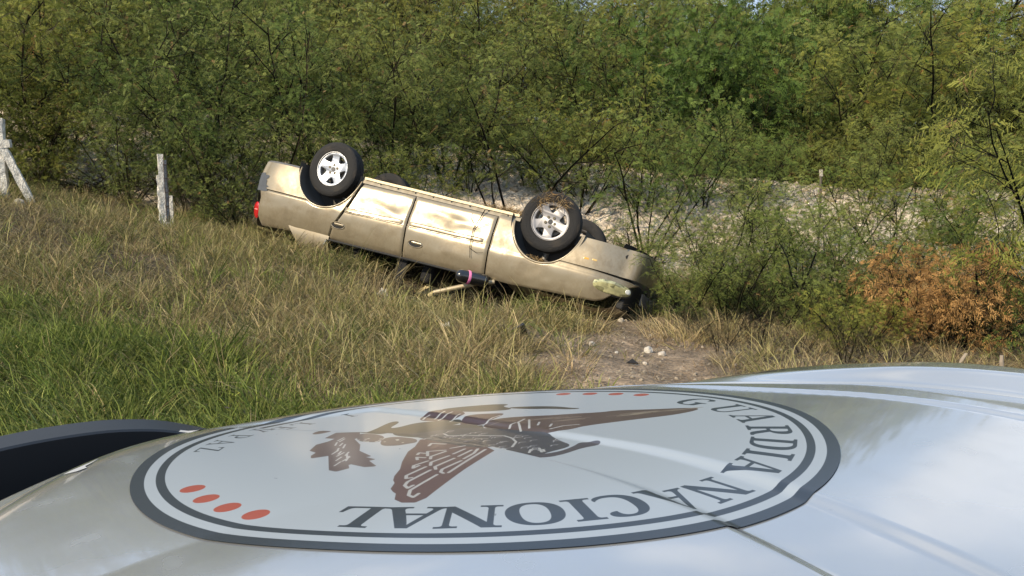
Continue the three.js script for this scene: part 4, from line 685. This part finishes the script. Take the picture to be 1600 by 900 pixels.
const TUFTS = {
  green_grass: [tuft(1, { blades: 40, foot: 0.11, len: 0.30, lean: 0.8, w: 0.0078, bend: 0.5, a: GRN_A, b: GRN_B, seed: 0.05 }), tuft(2, { blades: 40, foot: 0.13, len: 0.28, lean: 0.9, w: 0.0078, bend: 0.7, a: GRN_A, b: [0.30, 0.31, 0.09] })],
  mixed_grass: [tuft(3, { blades: 36, foot: 0.15, len: 0.33, lean: 1.5, w: 0.0062, bend: 0.6, a: MIX_A, b: MIX_B }), tuft(4, { blades: 30, foot: 0.15, len: 0.18, lean: 1.6, w: 0.0062, bend: 0.8, a: [0.12, 0.13, 0.035], b: STRAW_B })],
  dry_grass: [tuft(5, { blades: 32, foot: 0.13, len: 0.38, lean: 1.2, w: 0.0058, bend: 0.5, a: STRAW_A, b: STRAW_B, seed: 0.06 }), tuft(6, { blades: 30, foot: 0.15, len: 0.19, lean: 1.8, w: 0.0058, bend: 0.7, a: [0.22, 0.155, 0.085], b: [0.40, 0.30, 0.165] })],
  dead_litter: [tuft(7, { blades: 40, foot: 0.15, len: 0.20, lean: 2.6, w: 0.0046, bend: 0.8, a: GREY_A, b: GREY_B }), tuft(8, { blades: 34, foot: 0.15, len: 0.16, lean: 3.5, w: 0.005, bend: 0.5, a: [0.13, 0.085, 0.05], b: [0.24, 0.17, 0.10] })],
};
{
  const r = rng(4242), lists = {}; for (const k in TUFTS) lists[k] = [[], []];
  const m = new THREE.Matrix4(), q = new THREE.Quaternion(), e = new THREE.Euler(), s = V(1, 1, 1);
  const add = (kind, x, d, sc, tilt = 0.25) => { e.set((r() - 0.5) * tilt, r() * 6.283, (r() - 0.5) * tilt); q.setFromEuler(e); const k = sc * (0.6 + 0.75 * r()); s.set(k, k * (0.8 + 0.45 * r()), k); m.compose(V(x, ground(x, d), -d), q, s); lists[kind][r() < 0.5 ? 0 : 1].push(m.clone()); };
  for (let n = 0; n < 30000; n++) {
    const d = 3.3 + 9.4 * Math.pow(r(), 0.85), x = (r() * 2 - 1) * (0.72 * d + 0.6);
    const b = bare(x, d), g = green(x, d), patch = fbm(x * 1.3, d * 1.3, 3, 3);
    const keep = (1 - 0.93 * b) * (0.32 + 0.68 * smooth(0.36, 0.52, patch)), nearCar = smooth(0.75, 0.35, Math.hypot((x + 0.7) / 1.9, (d - 8.75) / 1.05));
    if (d > bankFoot(x) + 0.2) continue;
    if (r() > keep) { if (r() < 0.5 * (1 - b * 0.75)) add('dead_litter', x, d, 0.9); continue; }
    const t = r();
    if (nearCar > 0.3) { if (r() < 0.5) add(t < 0.7 ? 'dead_litter' : 'mixed_grass', x, d, 0.5); continue; }
    if (g > 0.25 && t < g) add(r() < 0.86 ? 'green_grass' : 'dry_grass', x, d, 1.0);
    else if (x > 0.6 && d < 8.6) add(t < 0.26 ? 'dry_grass' : t < 0.86 ? 'dead_litter' : 'mixed_grass', x, d, t < 0.26 ? 0.7 : 0.9);
    else { const far = smooth(8, 11, d); add(t < 0.42 ? 'mixed_grass' : t < 0.74 ? 'dry_grass' : t < 0.95 ? 'dead_litter' : 'green_grass', x, d, 0.95 - 0.15 * far); }
  }
  // standing clumps the photograph shows: in front of the car and round the bare patch
  for (const [px, d, n, kind, sc, sp] of [[690, 8.2, 12, 'dry_grass', 1.15, 0.16], [640, 8.5, 16, 'mixed_grass', 1.2, 0.2], [555, 9.1, 16, 'mixed_grass', 1.1, 0.3], [820, 7.8, 26, 'dry_grass', 1.2, 0.3], [880, 7.7, 24, 'mixed_grass', 1.1, 0.3], [770, 7.0, 24, 'dry_grass', 1.2, 0.3], [730, 6.2, 22, 'dry_grass', 1.2, 0.3], [1110, 7.4, 16, 'dry_grass', 1.2, 0.3], [1060, 7.7, 12, 'dry_grass', 1.1, 0.3], [548, 9.2, 9, 'mixed_grass', 1.6, 0.14], [598, 8.9, 10, 'dry_grass', 1.5, 0.12], [642, 8.75, 10, 'mixed_grass', 1.7, 0.12], [862, 7.85, 14, 'mixed_grass', 1.4, 0.22], [905, 7.75, 12, 'dry_grass', 1.3, 0.2], [830, 8.0, 12, 'mixed_grass', 1.4, 0.2], [470, 9.3, 26, 'mixed_grass', 1.25, 0.35], [405, 9.6, 22, 'mixed_grass', 1.15, 0.35], [440, 9.5, 12, 'dry_grass', 1.1, 0.3], [850, 6.0, 16, 'dry_grass', 1.0, 0.25]])
    for (let i = 0; i < n; i++) { const x = (px - 800) / 1236 * d + (r() - 0.5) * 2 * sp, dd = d + (r() - 0.5) * sp; add(kind, x, dd, sc); }
  const label = { green_grass: 'lush green grass along the lower left', mixed_grass: 'half green half straw-coloured grass on the slope', dry_grass: 'dry straw-coloured grass round the bare earth and the car', dead_litter: 'grey and brown matted dead grass between the tufts' };
  for (const kind in TUFTS) {
    const g = new THREE.Group(); g.name = kind; g.userData.kind = 'stuff'; tag(g, label[kind], 'grass'); scene.add(g);
    TUFTS[kind].forEach((geo, i) => { const im = new THREE.InstancedMesh(geo, bladeMat, lists[kind][i].length); im.name = numbered('tufts'); im.userData.kind = 'stuff'; lists[kind][i].forEach((mm, j) => { im.setMatrixAt(j, mm); const v = 0.8 + 0.4 * r(); im.setColorAt(j, C3(v * (0.95 + 0.1 * r()), v, v * (0.9 + 0.15 * r()))); }); im.castShadow = im.receiveShadow = true; g.add(im); });
  }
}
// stones lying about
const stoneGeo = [0, 1, 2].map((s) => { const g = mergeVertices(new THREE.IcosahedronGeometry(1, 2).deleteAttribute('normal').deleteAttribute('uv')), P = g.attributes.position; for (let i = 0; i < P.count; i++) { const x = P.getX(i), y = P.getY(i), z = P.getZ(i), k = 0.45 + 1.1 * fbm(x * 1.5 + s * 9, y * 1.5, z * 1.5, 3); P.setXYZ(i, x * k, y * k * 0.72, z * k * 0.9); } const f = g.toNonIndexed(); f.computeVertexNormals(); return f; });
const stoneMat = std('limestone', [0.42, 0.37, 0.30], 0.95), stoneWhite = std('white_limestone', [0.42, 0.385, 0.325], 0.95);
{
  const r = rng(99), m = new THREE.Matrix4(), q = new THREE.Quaternion();
  const scatter = (name, label, n, place) => { const g = new THREE.Group(); g.name = name; g.userData.kind = 'stuff'; tag(g, label, 'stones'); scene.add(g); stoneGeo.forEach((geo) => { const im = new THREE.InstancedMesh(geo, stoneMat, n); im.name = numbered('stones'); im.userData.kind = 'stuff'; for (let i = 0; i < n; i++) { const [x, d, s] = place(); q.setFromEuler(new THREE.Euler(r() * 6, r() * 6, r() * 6)); m.compose(V(x, ground(x, d) + s * 0.1, -d), q, V(s, s * 0.8, s)); im.setMatrixAt(i, m); const v = n > 1000 ? 0.85 + 0.45 * r() : 0.35 + 0.45 * r(); im.setColorAt(i, C3(v, v * 0.95, v * 0.87)); } im.castShadow = im.receiveShadow = true; g.add(im); }); };
  scatter('gravel', 'small pale stones strewn over the bare earth in front of the car nose', 300, () => { const a = r() * 6.28, k = Math.sqrt(r()); return [1.05 + 0.95 * k * Math.cos(a), 6.9 + 2.0 * k * Math.sin(a), 0.005 + 0.018 * Math.pow(r(), 3)]; });
  scatter('rubble', 'broken limestone rubble covering the pale bank', 1500, () => { const x = -9 + 20 * r(), d = bankFoot(x) + 0.1 + 4.6 * r(); return [x, d, 0.02 + 0.075 * Math.pow(r(), 3)]; });
}
// ---------------------------------------------------------------- posts, litter, loose things
function pick(px, py) { for (let d = 3.5; d < 30; d += 0.01) { const p = at(px, py, d); if (p.y < ground(p.x, -p.z)) return p; } return at(px, py, 12); }
const concrete = std('whitewashed_concrete', [0.82, 0.80, 0.75], 0.92, { map: dataTexture(256, (u, v) => { const a = tileNoise(u, v, 8, 5, 131), k = 0.62 + 0.5 * a; return [k, k * 0.985, k * 0.95]; }, true, 2), bumpMap: dataTexture(256, (u, v) => { const a = tileNoise(u, v, 20, 4, 137); return [a, a, a]; }, false, 2), bumpScale: 0.012 });
const concreteRaw = std('broken_concrete', [0.34, 0.32, 0.29], 0.97, { bumpMap: dataTexture(256, (u, v) => { const a = tileNoise(u, v, 16, 4, 141); return [a, a, a]; }, false, 2), bumpScale: 0.03 });
const rust = std('rusty_bar', [0.10, 0.065, 0.045], 0.8, { metalness: 0.3 });
function rough(geo, amp, seed, f = 14) { const g = mergeVertices((() => { const q = geo.clone(); q.deleteAttribute('normal'); q.deleteAttribute('uv'); return q; })(), 1e-4), P = g.attributes.position; for (let i = 0; i < P.count; i++) { const x = P.getX(i), y = P.getY(i), z = P.getZ(i); P.setXYZ(i, x + amp * (noise(x * f, y * f, z * f + seed) - 0.5) * 2, y + amp * (noise(x * f + 9, y * f, z * f + seed) - 0.5), z + amp * (noise(x * f, y * f + 7, z * f + seed) - 0.5) * 2); } const f2 = g.toNonIndexed(); f2.computeVertexNormals(); const n = f2.attributes.position, uv = []; for (let i = 0; i < n.count; i++) uv.push(n.getX(i) * 2 + n.getZ(i) * 2, n.getY(i) * 2); f2.setAttribute('uv', new THREE.Float32BufferAttribute(uv, 2)); return f2; }
const block = (w, h, d, x, y, z, s = 0.03) => { const g = new THREE.BoxGeometry(w, h, d, Math.max(2, Math.round(w / s)), Math.max(2, Math.round(h / s)), Math.max(2, Math.round(d / s))); g.translate(x, y, z); return g; };
{ // the broken post with its bars laid bare, and the stump beside it
  const p = pick(258, 358), t = thing('fence_post', 'broken whitewashed concrete post with rusty bars laid bare, left of the car', 'post', p); t.rotation.y = 0.5; t.scale.set(0.62, 1, 0.62);
  mesh('post_shaft', rough(block(0.10, 0.95, 0.09, -0.02, 0.45, 0.02), 0.010, 3), concrete, t);
  mesh('broken_core', rough(block(0.07, 0.86, 0.08, 0.055, 0.42, -0.005), 0.016, 8, 24), concreteRaw, t);
  mesh('post_foot', rough(block(0.09, 0.12, 0.1, 0.055, 0.03, 0.02), 0.012, 5), concrete, t);
  mesh('post_flank', rough(block(0.04, 0.62, 0.07, -0.085, 0.36, 0.02), 0.014, 11, 18), concrete, t);
  for (const [x, z] of [[0.028, 0.065], [0.085, 0.05]]) mesh('reinforcing_bar', tube([V(x, 0, z), V(x + 0.006, 0.3, z + 0.008), V(x - 0.004, 0.6, z + 0.004), V(x + 0.004, 0.93, z + 0.006)], 0.0055, 16, 6), rust, t);
  for (let k = 0; k < 5; k++) mesh('bar_tie', tube([V(0.02, 0.12 + k * 0.17, 0.074), V(0.06, 0.115 + k * 0.17, 0.078), V(0.092, 0.12 + k * 0.17, 0.058)], 0.004, 8, 5), rust, t);
  const q = pick(269, 354), s = thing('post_stump', 'short whitewashed concrete stump right beside the broken post', 'post', q); s.rotation.y = 0.3; s.rotation.z = 0.02; s.scale.set(0.8, 1, 0.8);
  mesh('stump_shaft', rough(block(0.066, 0.42, 0.07, 0, 0.19, 0), 0.012, 21, 16), concrete, s);
}
{ // the corner post with its brace at the left edge
  const p = pick(3, 312), t = thing('corner_post', 'whitewashed concrete corner post at the left edge with a slanting brace', 'post', p); t.rotation.y = 0.35; t.scale.set(0.85, 1, 0.85);
  mesh('post_shaft', rough(block(0.19, 1.12, 0.17, 0, 0.46, 0), 0.012, 31, 9), concrete, t);
  mesh('damaged_foot', rough(block(0.20, 0.14, 0.18, 0.004, 0.02, 0.012), 0.025, 33, 16), concreteRaw, t);
  const b = mesh('brace', rough(block(0.10, 0.86, 0.10, 0, 0.0, 0), 0.010, 37, 12), concrete, t); b.position.set(0.225, 0.34, 0.05); b.rotation.set(0, 0, 0.43);
  const c = mesh('joint_block', rough(block(0.16, 0.10, 0.15, 0, 0, 0), 0.010, 39, 12), concrete, t); c.position.set(0.09, 0.70, 0.03); c.rotation.z = 0.12;
}
{ // dead brush
  const r = rng(61), W = new Wood(), stumpWood = std('weathered_wood', [0.26, 0.215, 0.165], 0.9);
  for (let i = 0; i < 90; i++) { const a = r() * 6.28, k = Math.sqrt(r()), from = V(Math.cos(a) * k * 0.55, 0.02 + 0.1 * r(), Math.sin(a) * k * 0.35), az = r() * 6.28; W.limb(limbPath(from, V(Math.cos(az), 0.15 + 0.55 * r(), Math.sin(az)), 0.35 + 0.5 * r(), 5, -0.3, 0.5, r), 0.004 + 0.008 * r(), 0.002, 4); }
  const t = thing('brush_pile', 'heap of dark dead branches under the mesquite, between the two concrete posts', 'brush pile', pick(145, 308)); t.scale.setScalar(1.15); mesh('dead_branches', W.geometry(), barkDark, t).userData.kind = 'stuff';
  const w2 = new Wood(), q = pick(1240, 512); w2.limb([V(0, -0.05, 0), V(0.01, 0.18, 0), V(0.05, 0.40, 0.02), V(0.13, 0.60, 0.03), V(0.19, 0.78, 0.02)], 0.02, 0.007, 7); w2.limb([V(0.045, 0.38, 0.02), V(-0.04, 0.52, 0.0), V(-0.10, 0.72, 0.02), V(-0.17, 0.86, 0.0)], 0.012, 0.005, 6); w2.limb([V(0.06, 0.42, 0.02), V(0.055, 0.55, 0.05), V(0.04, 0.70, 0.06)], 0.009, 0.004, 6);
  const f = thing('forked_branch', 'pale bare forked branch standing upright right of the bare earth', 'branch', q); mesh('bare_branch', w2.geometry(), barkPale, f);
  const st = thing('pale_topped_stake', 'thin dark stake with a pale top standing before the white bank', 'stake', foot(1278, 12.0)); mesh('stake_shaft', tube([V(0, -0.1, 0), V(0.01, 0.6, 0), V(0, 1.28, 0)], 0.018, 10, 7), barkDark, st); mesh('pale_top', rough(block(0.04, 0.10, 0.04, 0, 1.33, 0, 0.012), 0.008, 2), barkPale, st);
  for (const [px, py, h, lean, lab] of [[1494, 586, 0.17, -0.35, 'sawn pale stump poking up under the orange dead bush'], [1566, 590, 0.16, 0.1, 'sawn pale stump at the lower right, near the edge of the picture']]) { const s = thing('cut_stump', lab, 'stump', pick(px, py)); const g = new THREE.CylinderGeometry(0.013, 0.020, h + 0.1, 9, 5); g.translate(0, h / 2 - 0.03, 0); const o = mesh('stump_wood', rough(g, 0.011, px, 30), stumpWood, s); o.rotation.z = lean; }
}
// stones of a size to count
for (const [px, py, s, lab, k, w] of [
  [1013, 551, 0.062, 'white angular stone, largest on the bare earth', 0, 1], [1034, 556, 0.05, 'greyish stone right beside the largest white one', 1, 0], [963, 552, 0.022, 'small round white stone left of the largest white one', 2, 1], [1008, 570, 0.030, 'small buff stone below the largest white one', 0, 0], [1016, 526, 0.03, 'narrow white stone above the largest white one', 1, 1], [970, 503, 0.05, 'pale flat stone under the car nose', 2, 0],
  [925, 540, 0.045, 'pale stone on the left of the bare earth', 1, 0], [30, 321, 0.10, 'rounded pale stone beside the foot of the slanting brace', 0, 0], [212, 366, 0.06, 'white lump of concrete left of the broken post', 1, 1], [272, 366, 0.05, 'white lump of concrete in front of the short stump', 2, 1], [1222, 549, 0.03, 'small white stone under the pale forked branch', 0, 1]]) {
  const p = pick(px, py), o = mesh('stone', stoneGeo[k], w ? stoneWhite : stoneMat); o.position.copy(p).add(V(0, s * 0.3, 0)); o.scale.setScalar(s * 0.8); o.rotation.set(0.2, px, 0.1); tag(o, lab, 'stone');
}
{ // litter
  const crumple = (w, h, seed, amp) => sheet(14, 12, (a, b) => V((a - 0.5) * w, amp * (fbm(a * 3.1 + seed, b * 3.3, seed, 3) - 0.2), (b - 0.5) * h));
  const white = std('white_plastic', [0.62, 0.58, 0.50], 0.6), foam = std('buff_foam', [0.56, 0.47, 0.27], 0.95, { bumpMap: dataTexture(128, (u, v) => { const a = tileNoise(u, v, 12, 4, 151); return [a, a, a]; }), bumpScale: 0.02 });
  const put = (name, lab, cat, p, geo, mat, rot) => { const o = mesh(name, geo, mat); o.position.copy(p); o.rotation.set(...rot); return tag(o, lab, cat); };
  put('crumpled_bag', 'crumpled white rag in the grass under the rear door', 'litter', pick(597, 466).add(V(0, 0.03, 0)), crumple(0.11, 0.09, 3, 0.16), white, [0.5, 0.4, 0]);
  put('torn_paper', 'scrap of white paper in the grass below the car', 'litter', pick(696, 520).add(V(0, 0.06, 0)), crumple(0.08, 0.06, 7, 0.06), white, [0.4, 0.2, 0.1]);
  put('foam_slab', 'left piece of broken buff foam under the front door', 'foam', pick(668, 462).add(V(0, 0.03, 0)), rough(block(0.20, 0.06, 0.20, 0, 0, 0), 0.014, 4, 12), foam, [0.5, -0.5, 0.1]);
  put('foam_slab', 'right piece of broken buff foam under the front door', 'foam', pick(697, 465).add(V(0, 0.03, 0)), rough(block(0.18, 0.05, 0.18, 0, 0, 0), 0.014, 9, 12), foam, [0.45, -0.9, -0.12]);
  put('plastic_shard', 'small black plastic shard on the bare earth', 'litter', pick(987, 571).add(V(0, 0.015, 0)), new THREE.ExtrudeGeometry(new THREE.Shape([[-0.05, 0], [0.0, 0.035], [0.05, 0.0]].map(([a, b]) => new THREE.Vector2(a, b))), { depth: 0.02, bevelSize: 0.003, bevelThickness: 0.003 }), blackRough, [-0.5, 0.2, 0]);
  // the dark packet with an orange face
  const k = thing('snack_packet', 'crumpled black packet with an orange label lying in front of the car', 'packet', pick(811, 527).add(V(0, 0.05, 0))); k.rotation.set(-0.75, -0.2, 0.35);
  const cr = (g, s) => { const P = g.attributes.position; for (let i = 0; i < P.count; i++) P.setY(i, P.getY(i) + 0.02 * (noise(P.getX(i) * 22, P.getZ(i) * 22, s) - 0.5)); g.computeVertexNormals(); return g; };
  mesh('packet_body', cr(new RoundedBoxGeometry(0.14, 0.035, 0.18, 6, 0.016), 1), phys('black_foil', [0.02, 0.02, 0.022], 0.3), k);
  mesh('packet_label', sheet(8, 8, (a, b) => { const x = (a - 0.5) * 0.11, z = 0.01 + (b - 0.5) * 0.09; return V(x, 0.021 + 0.02 * (noise(x * 22, z * 22, 1) - 0.5), z); }), std('orange_print', [0.62, 0.25, 0.13], 0.5), k);
  mesh('packet_collar', rough(block(0.06, 0.03, 0.06, 0.0, 0.0, -0.11, 0.012), 0.008, 3), blackRough, k);
  // the black flask with a pink band, hanging out under the front door
  const f = thing('black_flask', 'round-ended black flask with a pink band, sticking out under the front door', 'flask', at(722, 431, 8.60)); f.rotation.set(0.1, 0.35, -0.28);
  const pr = [[0.001, -0.075], [0.03, -0.072], [0.055, -0.055], [0.068, -0.03], [0.072, 0.0], [0.073, 0.12], [0.072, 0.26], [0.066, 0.29], [0.001, 0.30]].map(([r, y]) => new THREE.Vector2(r, y));
  mesh('flask_body', new THREE.LatheGeometry(pr, 40).rotateZ(-Math.PI / 2), phys('black_gloss', [0.013, 0.013, 0.014], 0.22, { clearcoat: 0.6 }), f);
  mesh('pink_band', new THREE.LatheGeometry([[0.0735, 0.055], [0.0765, 0.058], [0.0765, 0.082], [0.0735, 0.085]].map(([r, y]) => new THREE.Vector2(r, y)), 40).rotateZ(-Math.PI / 2), std('pink_rubber', [0.80, 0.22, 0.42], 0.6), f);
}
{ // dry stems caught on the car
  const W = new Wood(), q = (x, y, o = 0.02) => inCar(x, y, -(halfWidth(x, y) + o));
  W.limb([q(2.10, 0.06, 0.03), q(2.07, 0.18), q(2.04, 0.30), q(2.06, 0.40, 0.03), q(2.07, 0.50), q(2.10, 0.62)], 0.006, 0.003, 5); W.limb([q(2.04, 0.30), q(2.12, 0.24), q(2.2, 0.20)], 0.004, 0.002, 4); W.limb([q(2.045, 0.27), q(1.98, 0.20), q(1.97, 0.13)], 0.004, 0.002, 4); W.limb([q(2.07, 0.52), q(2.16, 0.55), q(2.24, 0.53)], 0.003, 0.0015, 4);
  const t = mesh('dry_twig', W.geometry(), barkDark); tag(t, 'thin dark twig lying across the front door of the car', 'twig');
  const r = rng(313), L = new Leaves(), straw = (p, d, l) => { const e = p.clone().addScaledVector(d, l), s = V(r() - 0.5, r() - 0.5, r() - 0.5).normalize().multiplyScalar(0.0035); const c = lerp3([0.22, 0.13, 0.05], [0.46, 0.33, 0.16], r()); L.tri(p.clone().add(s), p.clone().sub(s), e, c); };
  for (let i = 0; i < 240; i++) { const a = mix(-2.6, -0.9, r()), rr = 0.19 + 0.12 * r(); straw(inCar(2.83 + rr * Math.cos(a), rr * Math.sin(a), -0.80 - 0.02 * r()), V(r() - 0.5, r() - 0.6, r() - 0.2).normalize(), 0.05 + 0.08 * r()); }
  for (let i = 0; i < 420; i++) straw(inCar(mix(2.05, 2.55, r()), 0.0 - 0.03 * r(), mix(-0.80, -0.45, r())), V(r() - 0.5, 0.3 * r(), r() - 0.5).normalize(), 0.06 + 0.10 * r());
  for (let i = 0; i < 160; i++) straw(inCar(mix(2.55, 2.85, r()), 0.40 + 0.06 * r(), mix(-0.85, -0.6, r())), V(r() - 0.5, -0.5 * r(), r() - 0.5).normalize(), 0.05 + 0.08 * r());
  const g = mesh('dry_straw', L.geometry(), leafDead); g.userData.kind = 'stuff'; tag(g, 'dry straw caught on the dirty front wheel and along the sill', 'straw');
}
renderer.render(scene, camera);
